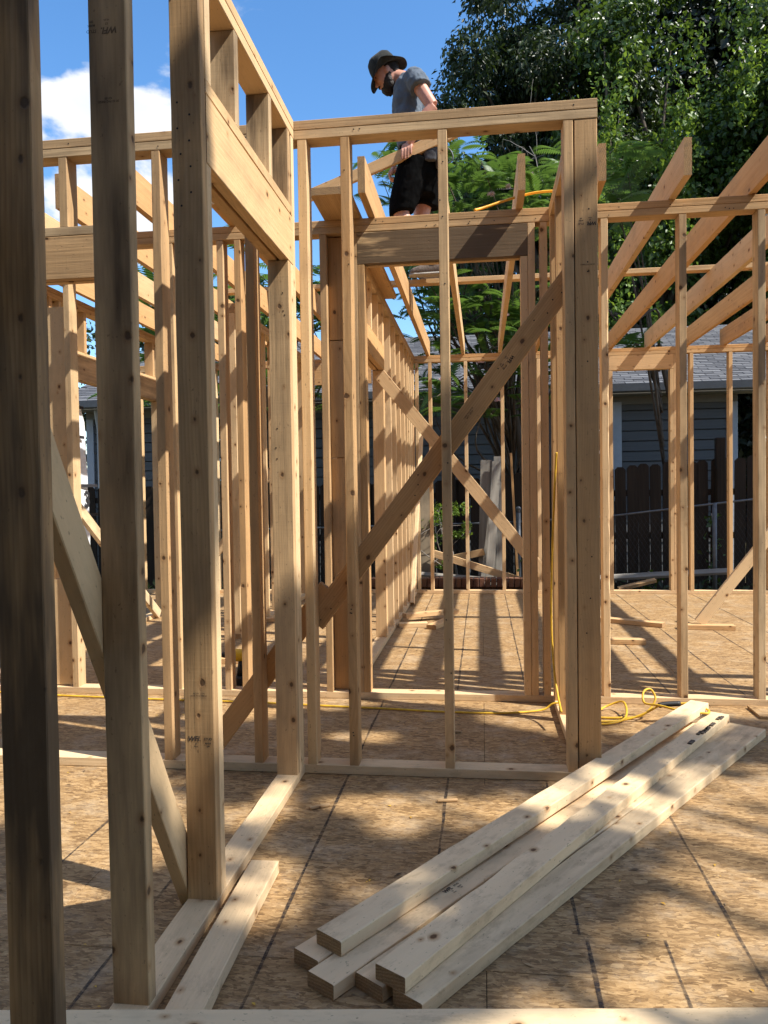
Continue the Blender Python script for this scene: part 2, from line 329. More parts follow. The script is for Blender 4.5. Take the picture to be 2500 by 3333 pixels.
M['sole'] = mat_plain('pale_shoe_sole', (0.36, 0.32, 0.27), 0.7, 0.2, 40)
M['lace'] = mat_plain('dark_lace', (0.03, 0.02, 0.02), 0.7)
M['drill'] = mat_plain('yellow_tool_plastic', (0.75, 0.47, 0.03), 0.4)

# ------------------------------------------------------------------ object helpers
def tag(o, label=None, cat=None, group=None, kind=None):
    if label: o['label'] = label
    if cat: o['category'] = cat
    if group: o['group'] = group
    if kind: o['kind'] = kind
    return o
def place(o, parent):
    if parent is not None:
        o.parent = parent
        p = parent; off = Vector((0, 0, 0))
        while p is not None: off += p.location; p = p.parent
        o.location = o.location - off
def empty(name, loc, label, cat, group=None):
    o = bpy.data.objects.new(name, None); o.empty_display_size = 0.1; o.location = loc; COL.objects.link(o)
    return tag(o, label, cat, group)
def obj(name, me, mat=None, parent=None, loc=(0, 0, 0)):
    o = bpy.data.objects.new(name, me); COL.objects.link(o); o.location = loc
    if mat is not None and not me.materials: me.materials.append(mat)
    # parents are never rotated unless the child is given in their local frame (see child_of)
    place(o, parent); return o
def mesh(name, verts, faces, mat=None, smooth=False):
    me = bpy.data.meshes.new(name); me.from_pydata([tuple(v) for v in verts], [], faces); me.update()
    if smooth: me.polygons.foreach_set('use_smooth', [True]*len(me.polygons))
    if mat: me.materials.append(mat)
    return me
def child_of(o, parent):              # world placement kept, parent may be rotated
    bpy.context.view_layer.update() if False else None
    pm = world_matrix(parent); mw = o.matrix_basis.copy(); o.parent = parent; o.matrix_basis = pm.inverted() @ mw
    return o
def world_matrix(o):
    m = o.matrix_basis.copy(); p = o.parent
    while p is not None: m = p.matrix_basis @ m; p = p.parent
    return m

# a sawn board: long axis local Z from 0 to L, width along X, thickness along Y, eased edges
_bc = {}
def board_mesh(L, w, t, mat, segs=1, jit=0.0, seed=0, ease=0.0018, wane=0.0):
    key = (round(L, 3), round(w, 4), round(t, 4), mat.name, segs, jit, seed, wane)
    if key in _bc: return _bc[key]
    rng = random.Random(seed*7919+13); V = []; Fc = []
    hx, hy = w/2, t/2
    nr = segs+1
    bow = (rng.uniform(-1, 1)*jit*9, rng.uniform(-1, 1)*jit*1.5)
    wan = [rng.choice((0, 0, 1)) for _ in range(4)]
    for i in range(nr):
        z = L*i/segs; s = math.sin(math.pi*i/segs)
        ox, oy = bow[0]*s, bow[1]*s
        es = [ease*(1+(rng.uniform(-.25, .35) if jit else 0)) + (wane*wan[k]*max(0, rng.uniform(-.5, 1)) if wane else 0) for k in range(4)]
        ring = []
        for k, (sx, sy) in enumerate(((1, 1), (-1, 1), (-1, -1), (1, -1))):
            e = min(es[k], hy*0.8); a = (sx*hx, sy*(hy-e)); b2 = (sx*(hx-e), sy*hy)
            ring += ([a, b2] if sx*sy > 0 else [b2, a])
        for (x, y) in ring: V.append((x+ox+rng.uniform(-1, 1)*jit, y+oy+rng.uniform(-1, 1)*jit, z))
    for i in range(segs):
        for k in range(8):
            a = i*8+k; b2 = i*8+(k+1) % 8; Fc.append((a, b2, b2+8, a+8))
    Fc.append(tuple(range(7, -1, -1))); Fc.append(tuple((nr-1)*8+k for k in range(8)))
    me = mesh('sawn_board', V, Fc, mat)
    if mat.name == 'spruce_lumber':
        me.materials.append(M['endgrain'])
        for q in (-1, -2): me.polygons[len(me.polygons)+q].material_index = 1
    _bc[key] = me; return me
WOOD = M['wood']; W4, T2 = 0.080, 0.0345; W8 = 0.166
_seed = [0]
rs = random.Random(5)
def bar(name, x0, x1, y0, y1, z0, z1, parent=None, stain=None, pale=None, mat=None, hero=False, wane=0.0):
    """axis aligned board filling the given extents; grain along the longest side"""
    d = (x1-x0, y1-y0, z1-z0); ax = max(range(3), key=lambda i: d[i])
    c = [(x0+x1)/2, (y0+y1)/2, (z0+z1)/2]
    _seed[0] += 1
    if ax == 2: w, t = d[0], d[1]; m = Matrix.Identity(3)
    elif ax == 0: w, t = d[1], d[2]; m = Matrix(((0, 0, 1), (1, 0, 0), (0, 1, 0)))      # local X->Y, Y->Z, Z->X
    else: w, t = d[2], d[0]; m = Matrix(((0, 1, 0), (0, 0, 1), (1, 0, 0)))               # local X->Z, Y->X, Z->Y
    if t > w:
        w, t = t, w; m = m @ Matrix(((0, -1, 0), (1, 0, 0), (0, 0, 1)))
    L = d[ax]; loc = list(c); loc[ax] = (x0, y0, z0)[ax]
    me = board_mesh(L, w, t, mat or WOOD, max(8, int(L/0.07)) if hero else 1, 0.0003 if hero else 0.0, _seed[0] if hero else 0, 0.0018, wane)
    o = bpy.data.objects.new(name, me); COL.objects.link(o)
    o.matrix_basis = Matrix.Translation(loc) @ m.to_4x4()
    o.color = (rs.uniform(0, 0.42) if stain is None else stain, rs.uniform(0, 0.6) if pale is None else pale, rs.uniform(0.05, 0.35) if pale is None else min(1, 0.25+0.7*pale), 1)
    if parent is not None: child_of(o, parent)
    return o
def dboard(name, p0, p1, wdir, w=W4, t=T2, parent=None, stain=None, pale=None, mat=None, hero=False, wane=0.0):
    """board from p0 to p1; wdir is roughly its width direction"""
    p0, p1 = Vector(p0), Vector(p1); z = (p1-p0); L = z.length; z.normalize(); wd = Vector(wdir); x = (wd - z*wd.dot(z)).normalized(); y = z.cross(x)
    _seed[0] += 1
    me = board_mesh(L, w, t, mat or WOOD, max(8, int(L/0.07)) if hero else 1, 0.0003 if hero else 0.0, _seed[0] if hero else 0, 0.0018, wane)
    o = bpy.data.objects.new(name, me); COL.objects.link(o)
    m = Matrix((x, y, z)).transposed().to_4x4(); m.translation = p0; o.matrix_basis = m
    o.color = (rs.uniform(0, 0.42) if stain is None else stain, rs.uniform(0, 0.6) if pale is None else pale, rs.uniform(0.05, 0.35) if pale is None else min(1, 0.25+0.7*pale), 1)
    if parent is not None: child_of(o, parent)
    return o
def box_mesh(name, x0, x1, y0, y1, z0, z1, mat, bev=0.0):
    bm = bmesh.new(); bmesh.ops.create_cube(bm, size=1)
    for v in bm.verts: v.co = Vector(((x0+x1)/2+v.co.x*(x1-x0), (y0+y1)/2+v.co.y*(y1-y0), (z0+z1)/2+v.co.z*(z1-z0)))
    if bev: bmesh.ops.bevel(bm, geom=bm.edges[:], offset=bev, segments=1, affect='EDGES')
    me = bpy.data.meshes.new(name); bm.to_mesh(me); bm.free(); me.materials.append(mat); return me
def catmull(P, n=8):
    P = [Vector(p) for p in P]; out = []
    for i in range(len(P)-1):
        a = P[max(i-1, 0)]; b2 = P[i]; c = P[i+1]; d = P[min(i+2, len(P)-1)]
        for k in range(n):
            t = k/n; out.append(0.5*((2*b2)+(c-a)*t+(2*a-5*b2+4*c-d)*t*t+(3*b2-a-3*c+d)*t**3))
    out.append(P[-1]); return out
def tube_geo(P, rad, n=8, cap=True, squash=None):
    """P points, rad a number or list; returns verts, faces"""
    P = [Vector(p) for p in P]; V = []; Fc = []
    if not hasattr(rad, '__len__'): rad = [rad]*len(P)
    up = None
    for i, p in enumerate(P):
        d = (P[min(i+1, len(P)-1)]-P[max(i-1, 0)]).normalized()
        if up is None:
            up = Vector((0, 0, 1)) if abs(d.z) < 0.9 else Vector((1, 0, 0))
        x = up - d*up.dot(d)
        if x.length < 1e-4: x = Vector((0, 1, 0)).cross(d)
        x.normalize(); y = d.cross(x); up = x
        for k in range(n):
            a = 2*math.pi*k/n; V.append(p+(x*math.cos(a)+y*math.sin(a))*rad[i])
    for i in range(len(P)-1):
        for k in range(n):
            a = i*n+k; b2 = i*n+(k+1) % n; Fc.append((a, b2, b2+n, a+n))
    if cap: Fc.append(tuple(range(n-1, -1, -1))); Fc.append(tuple((len(P)-1)*n+k for k in range(n)))
    return V, Fc
def tubes_mesh(name, specs, mat, n=8):
    V = []; Fc = []
    for P, r in specs:
        v, f = tube_geo(P, r, n); o = len(V); V += v; Fc += [tuple(i+o for i in q) for q in f]
    return mesh(name, V, Fc, mat, True)
def text_mesh(body, size, mat, extr=0.0):
    cu = bpy.data.curves.new('lettering', 'FONT'); cu.body = body; cu.size = size; cu.align_x = 'CENTER'; cu.align_y = 'CENTER'; cu.resolution_u = 2; cu.offset = size*0.035
    o = bpy.data.objects.new('tmp_text', cu); COL.objects.link(o)
    dg = bpy.context.evaluated_depsgraph_get(); me = bpy.data.meshes.new_from_object(o.evaluated_get(dg))
    bpy.data.objects.remove(o); bpy.data.curves.remove(cu); me.materials.clear(); me.materials.append(mat); return me

# ------------------------------------------------------------------ ground and deck
tag(obj('ground', mesh('ground', [(-400, -400, -0.5), (400, -400, -0.5), (400, 900, -0.5), (-400, 900, -0.5)], [(0, 1, 2, 3)], M['ground'])), kind='structure')
deck = bpy.data.objects.new('floor_deck', box_mesh('floor_deck', -4.4, 5.2, -1.6, 8.12, -0.22, -0.016, M['fence'])); COL.objects.link(deck); tag(deck, kind='structure')
def osb():
    # staggered 4 x 8 foot panels, long side across the joists
    w, l = 1.097, 2.194; r = 0; y = -1.58
    rng = random.Random(3)
    while y < 8.1:
        y1 = min(y+w, 8.115); x = -4.39-(l/2 if r % 2 else 0)
        while x < 5.19:
            a, b2 = max(x, -4.39), min(x+l, 5.19)
            if b2-a > 0.1:
                z = rng.uniform(-0.0008, 0.0)
                o = bpy.data.objects.new('osb_panel', box_mesh('osb_panel', a+0.0007, b2-0.0007, y+0.0007, y1-0.0007, -0.0155, z, M['osb'], 0.001)); COL.objects.link(o); child_of(o, deck)
            x += l
        y += w; r += 1
osb()
def marker_lines():
    rng = random.Random(8)
    for (x, y0, y1) in ((-0.513, 1.2, 2.86), (-0.138, 1.95, 2.86), (0.235, 1.3, 1.85), (0.222, 1.87, 2.86), (0.418, 1.3, 1.87), (0.597, 1.3, 2.62), (-1.24, 1.95, 2.6), (-0.872, 1.2, 2.2),
                        (-0.512, 2.95, 3.9), (-0.512, 4.02, 7.98), (-0.141, 4.02, 7.98), (0.222, 4.02, 7.98), (0.96, 4.02, 5.6), (1.33, 4.02, 7.98), (1.70, 4.6, 7.98), (2.06, 5.0, 7.98), (0.97, 6.0, 7.98), (1.18, 2.0, 3.2)):
        n = max(2, int((y1-y0)/0.12)); V = []; Fc = []
        for i in range(n+1):
            y = y0+(y1-y0)*i/n; dx = rng.uniform(-0.0018, 0.0018); w = 0.0044*rng.uniform(0.6, 1.35)
            V += [(x+dx-w, y, 0.0012), (x+dx+w, y, 0.0012)]
        for i in range(n): Fc.append((2*i, 2*i+1, 2*i+3, 2*i+2))
        o = obj('marker_line', mesh('marker_line', V, Fc, M['marker'])); child_of(o, deck)
marker_lines()

# ------------------------------------------------------------------ framed walls
H = 2.467; ZT1, ZT0 = H-T2, H-2*T2          # double top plate
def plates_x(wall, x0, x1, y0, bottom=True, split=None, **kw):
    bar('top_plate', x0, x1, y0, y0+W4, ZT1, H, wall, **kw); bar('top_plate', x0, x1, y0+0.0006, y0+W4-0.0006, ZT0, ZT1-0.0012, wall, **kw)
    if bottom: bar('bottom_plate', x0, x1, y0, y0+W4, 0.0005, T2, wall, stain=0.12, pale=0.6)
def stud_x(wall, x, y0, z0=T2, z1=ZT0-0.0012, name='stud', **kw):   # stud in a wall that runs along X, left face at x
    return bar(name, x, x+T2, y0+0.001, y0+W4-0.001, z0, z1-0.001, wall, **kw)
def stud_y(wall, y, x0, z0=T2, z1=ZT0-0.0012, name='stud', **kw):   # stud in a wall that runs along Y, near face at y
    return bar(name, x0+0.001, x0+W4-0.001, y, y+T2, z0, z1-0.001, wall, **kw)

# wall A : near left, runs away from the camera
AX = -0.764; AX1 = AX+W4
A = empty('timber_framing', (AX+W4/2, 1.9, 0), 'near left stud wall running away with long sunlit header over an opening', 'wall frame', 'framed walls')
bar('bottom_plate', AX, AX1, 0.75, 2.862, 0.0005, T2, A, stain=0.15, pale=0.75, hero=True, wane=0.003)
bar('top_plate', AX, AX1, 0.75, 2.861, ZT1, H, A, stain=0.05); bar('top_plate', AX+0.0006, AX1-0.0006, 0.75, 2.861, ZT0, ZT1-0.0012, A, stain=0.05)
stud1 = stud_y(A, 1.130, AX, hero=True, stain=0.85, pale=0.0)  # three near studs: real stain, raised further to paint in their shade
stud2 = stud_y(A, 1.471, AX, hero=True, stain=0.70, pale=0.0)
stud3 = stud_y(A, 1.878, AX, hero=True, stain=0.48, pale=0.05)
stud_y(A, 1.9135, AX, z1=1.918, name='jack_stud', hero=True, stain=0.1, pale=0.5)
jackA = stud_y(A, 2.750, AX, z1=1.918, name='jack_stud', hero=True, stain=0.42, pale=0.35)
stud_y(A, 2.7855, AX, z1=1.918, name='jack_stud', stain=0.1)
stud_y(A, 2.823, AX, stain=0.05, pale=0.4)
bar('header_board', AX1-T2, AX1, 1.916, 2.82, 1.9195, 2.095, A, stain=0.0, pale=0.1, hero=True)
bar('header_board', AX, AX+T2, 1.916, 2.82, 1.9195, 2.095, A, stain=0.15)
bar('header_cap', AX, AX1, 1.916, 2.82, 2.0965, 2.131, A, stain=0.05, pale=0.2)
for y, s in ((1.925, .3), (2.163, 0.75), (2.52, 0.85), (2.765, 0.8)): stud_y(A, y, AX, z0=2.132, name='cripple_stud', stain=s)
# brace on the far (left) side of wall A
dboard('diagonal_brace', (AX-T2/2-0.002, 1.02, 1.60), (AX-T2/2-0.002, 1.95, 0.02), (0, 1, 0.6), parent=A, stain=0.12, pale=0.2, hero=True)

# wall B : across the view, continues to the left of wall A
BY = 2.865
B = empty('timber_framing', (-0.1, BY+W4/2, 0), 'open stud wall across the middle with long rising diagonal brace', 'wall frame', 'framed walls')
plates_x(B, -3.9, 0.424, BY, stain=0.42, pale=0.35)
stud_x(B, -0.672, BY, hero=True, stain=0.05, pale=0.0)
sb1 = stud_x(B, -0.510, BY, hero=True, stain=0.30, pale=0.1, wane=0.005); sb2 = stud_x(B, -0.147, BY, hero=True, stain=0.40, pale=0.25)
stud_x(B, 0.304, BY, hero=True, stain=0.22, pale=0.3)
braceB = dboard('diagonal_brace', (-0.655, BY+W4+T2/2+0.001, 0.564), (0.345, BY+W4+T2/2+0.001, 1.875), (-1, 0, 0.75), parent=B, stain=0.26, pale=0.05, hero=True)
stud_x(B, -1.247, BY, hero=True, stain=0.35, pale=0.25); stud_x(B, -0.883, BY, hero=True, stain=0.24, pale=0.1)
stud_x(B, -1.448, BY, stain=0.2); stud_x(B, -1.4835, BY, z1=1.925, name='jack_stud', stain=0.1)
bar('header_board', -2.60, -1.4495, BY, BY+T2, 1.926, 2.092, B, stain=0.35, pale=0.2); bar('header_board', -2.60, -1.4495, BY+W4-T2, BY+W4, 1.926, 2.092, B, stain=0.1)
bar('header_cap', -2.60, -1.4495, BY, BY+W4, 2.0935, 2.128, B, stain=0.45)
for x in (-2.36, -1.993, -1.627): stud_x(B, x, BY, z0=2.129, name='cripple_stud', stain=0.5)
stud_x(B, -2.636, BY); stud_x(B, -2.60, BY, z1=1.925, name='jack_stud'); stud_x(B, -3.0, BY); stud_x(B, -3.37, BY); stud_x(B, -3.73, BY)
dboard('diagonal_brace', (-1.13, BY+W4+T2/2+0.001, -0.0), (-0.60, BY+W4+T2/2+0.001, 0.70), (-1, 0, 0.75), parent=B, stain=0.12)

# wall E : right side of the closet, from wall B back to wall D
DY = 3.925; EX = 0.343
Ew = empty('timber_framing', (EX+W4/2, 3.4, 0), 'short stud wall behind the thick right corner post, yellow cord hanging on it', 'wall frame', 'framed walls')
postE = bar('corner_post', EX, EX+W4, BY+0.002, BY+0.002+T2, T2*0+0.001, ZT0-0.002, Ew, stain=0.20, pale=0.15, hero=True, wane=0.004)
bar('bottom_plate', EX, EX+W4, BY+0.04, DY-0.002, 0.0006, T2, Ew, stain=0.1, pale=0.6)
bar('top_plate', EX, EX+W4, BY+W4+0.002, DY-0.002, ZT1, H-0.001, Ew); bar('top_plate', EX, EX+W4, BY+W4+0.002, DY-0.002, ZT0, ZT1-0.001, Ew)
for y, s in ((2.906, 0.15), (3.30, 0.2), (3.60, 0.25), (3.835, 0.2), (3.875, 0.3)): stud_y(Ew, y, EX, stain=s)

# wall D : second cross wall, with stained header over the corridor opening
D = empty('timber_framing', (-0.2, DY+W4/2, 0), 'second cross stud wall with dark stained header over the corridor opening', 'wall frame', 'framed walls')
plates_x(D, -3.9, 3.4, DY, stain=0.22, pale=0.1)
hdrD = bar('header_board', -0.6165, 0.2385, DY+0.0005, DY+T2, 2.236, ZT0-0.003, D, stain=2.6, pale=0.0, hero=True)
bar('header_board', -0.6165, 0.2385, DY+W4-T2, DY+W4, 2.236, ZT0-0.003, D, stain=0.2)
stud_x(D, -0.6525, DY, stain=0.35); stud_x(D, -0.617, DY, z1=2.2345, name='jack_stud', stain=0.3)
stud_x(D, 0.2035, DY, z1=2.2345, name='jack_stud', stain=0.05); stud_x(D, 0.2395, DY, stain=0.1); stud_x(D, 0.300, DY, stain=0.12)
stud_x(D, -0.814, DY, hero=True, stain=0.4)
for z0, z1 in ((0.04, 0.62), (0.625, 1.25), (1.255, 1.86), (1.865, 2.39)):
    bar('backing_block', -0.778, -0.698, DY+0.045, DY+0.045+T2*0.9, z0, z1, D, stain=0.30, pale=0)
stud_x(D, 0.592, DY, stain=0.1, wane=0.006, hero=True); stud_x(D, 0.962, DY, hero=True, stain=0.45); stud_x(D, 1.325, DY, hero=True, stain=0.5)
for x in (1.69, 2.06, 2.42): stud_x(D, x, DY)
for x, s in ((-2.222, 0.3), (-1.637, 0.15), (-1.362, 0.2), (-1.268, 0.3), (-1.0, .1), (-2.60, .1), (-2.95, .1), (-3.3, .1)): stud_x(D, x, DY, stain=s)
bar('backing_block', -2.40, -2.235, DY+0.03, DY+0.065, 0.04, 0.62, D, stain=0.05); bar('backing_block', -2.40, -2.235, DY+0.03, DY+0.065, 1.16, 2.1, D, stain=0.05)
bar('temporary_rail', -2.1, -1.55, DY+0.09, DY+0.09+T2, 0.12, 0.2, D, stain=0.1) if False else None

# wall C : left side of the corridor
CX = -0.76; FY = 8.0
Cw = empty('timber_framing', (CX+W4/2, 6.0, 0), 'corridor left stud wall of closely spaced sunlit studs receding from the stained header', 'wall frame', 'framed walls')
bar('bottom_plate', CX, CX+W4, DY+W4+0.002, FY-0.002, 0.0007, T2, Cw, stain=0.1, pale=0.3)
bar('top_plate', CX, CX+W4, DY+W4+0.002, FY-0.002, ZT1, H-0.0005, Cw); bar('top_plate', CX, CX+W4, DY+W4+0.002, FY-0.002, ZT0, ZT1-0.0012, Cw)
bar('header_board', CX+W4-T2, CX+W4, 4.10, 5.46, 1.93, 2.10, Cw, stain=0.0); bar('header_board', CX, CX+T2, 4.10, 5.46, 1.93, 2.10, Cw, stain=0.1)
for y in (4.12, 4.5, 4.86, 5.16, 5.42): stud_y(Cw, y, CX, z0=2.1015, name='cripple_stud', stain=0.05)
stud_y(Cw, 4.03, CX); stud_y(Cw, 4.065, CX, z1=1.928, name='jack_stud')
stud_y(Cw, 5.425, CX, z1=1.928, name='jack_stud', stain=0.1); stud_y(Cw, 5.462, CX)
for y in (5.86, 6.20, 6.56, 6.92, 7.20, 7.38, 7.62, 7.84, 7.92): stud_y(Cw, y, CX, stain=0.1)

# wall F : far wall
Fw = empty('timber_framing', (0.6, FY+W4/2, 0), 'far stud wall in front of the grey house and fence', 'wall frame', 'framed walls')
plates_x(Fw, -4.2, 5.0, FY, stain=0.08, pale=0.0)
for x in (-4.1, -3.7, -3.3, -2.85, -2.45, -2.0, -1.55, -1.12, -0.676, -0.538, -0.171, 0.201, 0.565, 0.80): stud_x(Fw, x, FY, stain=0.1)
stud_x(Fw, 1.243, FY); stud_x(Fw, 1.279, FY, z1=2.248, name='jack_stud'); stud_x(Fw, 1.868, FY, z1=2.248, name='jack_stud'); stud_x(Fw, 1.9045, FY)
bar('header_board', 1.2785, 1.9035, FY, FY+T2, 2.2495, ZT0-0.003, Fw, stain=0.05); bar('header_board', 1.2785, 1.9035, FY+W4-T2, FY+W4, 2.2495, ZT0-0.003, Fw)
bar('header_board', -1.99, -1.13, FY-0.002, FY+T2, 2.20, ZT0-0.003, Fw, stain=0.1)
for x in (2.057, 2.427, 2.80, 3.17, 3.55, 3.9, 4.3): stud_x(Fw, x, FY, stain=0.12)
dboard('diagonal_brace', (-3.0, FY-T2/2-0.001, 0.2), (-1.9, FY-T2/2-0.001, 1.75), (1, 0, -0.75), parent=Fw)

# wall G : left room wall running away, house wrap on its outer side
GX = -2.91
G = empty('timber_framing', (GX+W4/2, 6.0, 0), 'left room stud wall with window header, seen between the near studs', 'wall frame', 'framed walls')
bar('bottom_plate', GX, GX+W4, DY+W4+0.002, FY-0.002, 0.0007, T2, G)
bar('top_plate', GX, GX+W4, DY+W4+0.002, FY-0.002, ZT1, H-0.0005, G, pale=0); bar('top_plate', GX, GX+W4, DY+W4+0.002, FY-0.002, ZT0, ZT1-0.0012, G)
bar('header_board', GX+W4-T2, GX+W4, 4.9, 6.6, 1.90, 2.065, G, stain=0.6); bar('header_board', GX, GX+T2, 4.9, 6.6, 1.90, 2.065, G)
bar('header_cap', GX, GX+W4, 4.9, 6.6, 2.0665, 2.10, G, stain=0.0)
for y in (4.95, 5.28, 5.66, 6.05, 6.45): stud_y(G, y, GX, z0=2.1015, name='cripple_stud')
stud_y(G, 4.83, GX); stud_y(G, 4.866, GX, z1=1.899, name='jack_stud'); stud_y(G, 6.565, GX, z1=1.899, name='jack_stud'); stud_y(G, 6.601, GX)
for y in (4.1, 4.45, 6.95, 7.3, 7.65, 7.95): stud_y(G, y, GX)
dboard('diagonal_brace', (GX+W4+T2/2+0.001, 4.6, 1.35), (GX+W4+T2/2+0.001, 6.4, 0.03), (0, 1, 1.2), parent=G, pale=0.9)

KX = -1.86
Kw = empty('timber_framing', (KX+W4/2, 6.8, 0), 'low-lit partition of studs inside the left room, seen between the near studs', 'wall frame', 'framed walls')
bar('bottom_plate', KX, KX+W4, 5.5, FY-0.002, 0.0007, T2, Kw); bar('top_plate', KX, KX+W4, 5.5, FY-0.002, ZT1, H-0.0005, Kw); bar('top_plate', KX, KX+W4, 5.5, FY-0.002, ZT0, ZT1-0.0012, Kw)
for y in (5.502, 5.54, 5.9, 6.27, 6.63, 7.0, 7.37, 7.74): stud_y(Kw, y, KX)
# corridor brace : leans across the corridor behind wall D
tag(dboard('brace_board', (-0.66, 5.05, 1.845), (0.44, 5.05, 0.46), (1, 0, 0.8), stain=0.06, hero=True), 'diagonal brace board falling to the right across the corridor, crossing behind the nearer brace', 'brace')

# ------------------------------------------------------------------ ceiling joists
JT, JW = H+0.0006, 0.168
order = ['first', 'second', 'third', 'fourth', 'fifth', 'sixth', 'seventh', 'eighth', 'ninth', 'tenth', 'eleventh']
right_j = [(-0.558, 3.594), (-0.195, 3.93), (0.183, 3.685), (0.541, 3.636), (0.913, 3.634), (1.281, 3.60), (1.650, 3.62), (2.014, 3.60), (2.380, 3.63), (2.745, 3.6), (3.11, 3.6)]
for i, (x, y0) in enumerate(right_j):
    tag(bar('ceiling_joist', x, x+T2, y0, 8.13, JT, JT+JW, stain=0.08 if i else 0.2, pale=0.05, hero=True),
        order[i]+' ceiling joist from the left over the corridor and right room', 'joist', 'ceiling joists over the corridor and right room')
left_j = [(-2.76, 3.6), (-2.40, 3.62), (-2.035, 3.55), (-1.664, 3.5), (-1.29, 3.62)]
for i, (x, y0) in enumerate(left_j):
    tag(bar('ceiling_joist', x, x+T2, y0, 8.13, JT, JT+JW, stain=0.02, pale=0.05, hero=True),
        order[i]+' ceiling joist from the left over the left room', 'joist', 'ceiling joists over the left room')
tag(bar('loose_plank', -0.785, -0.60, 3.59, 5.6, H+0.0008, H+0.0008+T2, stain=0.2, hero=True), 'wide plank lying flat on the wall plates beside the first corridor joist', 'plank')
BEAM_Y = 5.86; BEAM_Z = JT+JW+0.0008
tag(bar('walk_board', -2.3, 3.3, BEAM_Y, BEAM_Y+W4, BEAM_Z, BEAM_Z+T2, stain=0.12, hero=True), 'long board laid across the top of the ceiling joists under the worker\'s shoes', 'board')

# ------------------------------------------------------------------ loose lumber on the deck
def loose(name, a, b2, z, label, cat='board', group='loose boards stacked on the floor', w=W4, pale=1.0, stain=0.10, wane=0.002, z2=None):
    a = Vector((a[0], a[1], z+T2/2)); b2 = Vector((b2[0], b2[1], (z if z2 is None else z2)+T2/2))
    d = (b2-a).normalized(); side = Vector((0, 0, 1)).cross(d)
    return tag(dboard(name, a, b2, side, w, T2, None, stain, pale, hero=True, wane=wane), label, cat, group)
e = 0.0008
p1 = loose('stud_board', (-0.357, 1.693), (0.966, 3.616), T2+2*e, 'top board on the left of the floor stack, yellow cord loop over its far end', z2=T2*2)
p0 = loose('stud_board', (-0.406, 1.674), (0.86, 3.52), e, 'bottom board of the floor stack at its left, mostly under the top left board')
p2 = loose('stud_board', (-0.356, 1.595), (0.93, 3.51), e, 'stamped board lying on the floor between the two top boards of the stack', wane=0.012)
p3 = loose('stud_board', (-0.252, 1.600), (1.10, 3.508), e, 'dark-ended bottom board in the middle of the floor stack under the top right board', stain=0.4)
p4 = loose('stud_board', (-0.203, 1.580), (1.035, 3.552), T2+2*e, 'top board in the middle of the floor stack with rough bark at its far end', wane=0.006)
p5 = loose('stud_board', (-0.165, 1.555), (1.158, 3.466), e, 'rightmost board of the floor stack, lying on the floor with dirt on its face', stain=0.32)
loose('stud_board', (-0.605, 1.30), (-0.622, 2.098), e, 'loose board on the floor alongside the near left wall plate', group=None, pale=0.85, stain=0.15)
fb = dboard('stud_board', (-1.35, 1.276, 0.066), (1.30, 1.636, 0.0195), (0, 1, 0), W4*1.05, T2, None, 0.1, 0.95, hero=True)
tag(fb, 'pale board lying across the bottom edge of the picture', 'board')
def scrap(a, b2, label, z=0.001, w=W4, **kw): return loose('lumber_offcut', a, b2, z, label, 'offcut', 'offcuts lying on the floor', w, 0.2, 0.1, 0.0, **kw)
scrap((-0.66, 6.02), (-0.44, 6.06), 'short offcut lying on the corridor floor against the left wall')
scrap((-0.40, 5.93), (-0.27, 6.30), 'short offcut pointing down the corridor beside the other two')
scrap((-0.64, 6.25), (-0.22, 6.50), 'offcut lying on top of the other corridor offcuts', z=T2+0.002)
scrap((0.82, 6.42), (1.37, 6.10), 'long thin offcut on the right room floor beside the corner post')
scrap((0.80, 5.46), (1.10, 5.44), 'offcut block on the right room floor nearest to the corner post')
blk = scrap((1.47, 6.05), (1.86, 6.02), 'offcut block nailed under the foot of the leaning brace')
tag(dboard('brace_board', (1.62, 6.06, 0.045), (2.62, 6.06, 1.35), (-1, 0, 0.75), stain=0.05, hero=True), 'leaning brace board rising to the right from a floor block', 'brace')
tag(obj('osb_offcut', box_mesh('osb_offcut', -0.14, 0.14, -0.09, 0.09, 0, 0.012, M['osb'], 0.001), None, None, (1.40, 3.80, 0.002)), 'small sheathing offcut on the floor by the right wall plate', 'offcut')
bpy.context.view_layer.update()
scrap((-2.0, 6.2), (-1.2, 6.3), 'pale offcut on the left room floor', z=0.001)
scrap((-1.75, 4.7), (-1.35, 4.72), 'offcut on the left room floor just behind the second wall')
scrap((-0.65, 7.65), (-0.52, 7.0), 'sunlit board standing loose by the far end of the corridor wall') if False else None
tag(dboard('leaning_board', (-0.655, 7.15, 0.02), (-0.600, 7.93, 1.80), (0, 1, -0.4), stain=0.0, pale=0.8), 'pale board leaning at the far end of the corridor wall', 'board')

rb = random.Random(33)
for k in range(9):
    t = rb.uniform(0.72, 0.985); q = Vector((-0.203, 1.580, 0)).lerp(Vector((1.035, 3.552, 0)), t); sd = Vector((0.847, -0.532, 0))*rb.uniform(0.018, 0.036)
    o = dboard('bark_strip', q+sd+Vector((-0.012, -0.02, 2*T2+0.004)), q+sd+Vector((0.012, 0.02, 2*T2+0.004)), (1, 0, 0), rb.uniform(0.008, 0.018), 0.006, mat=M['bark']); child_of(o, p4)
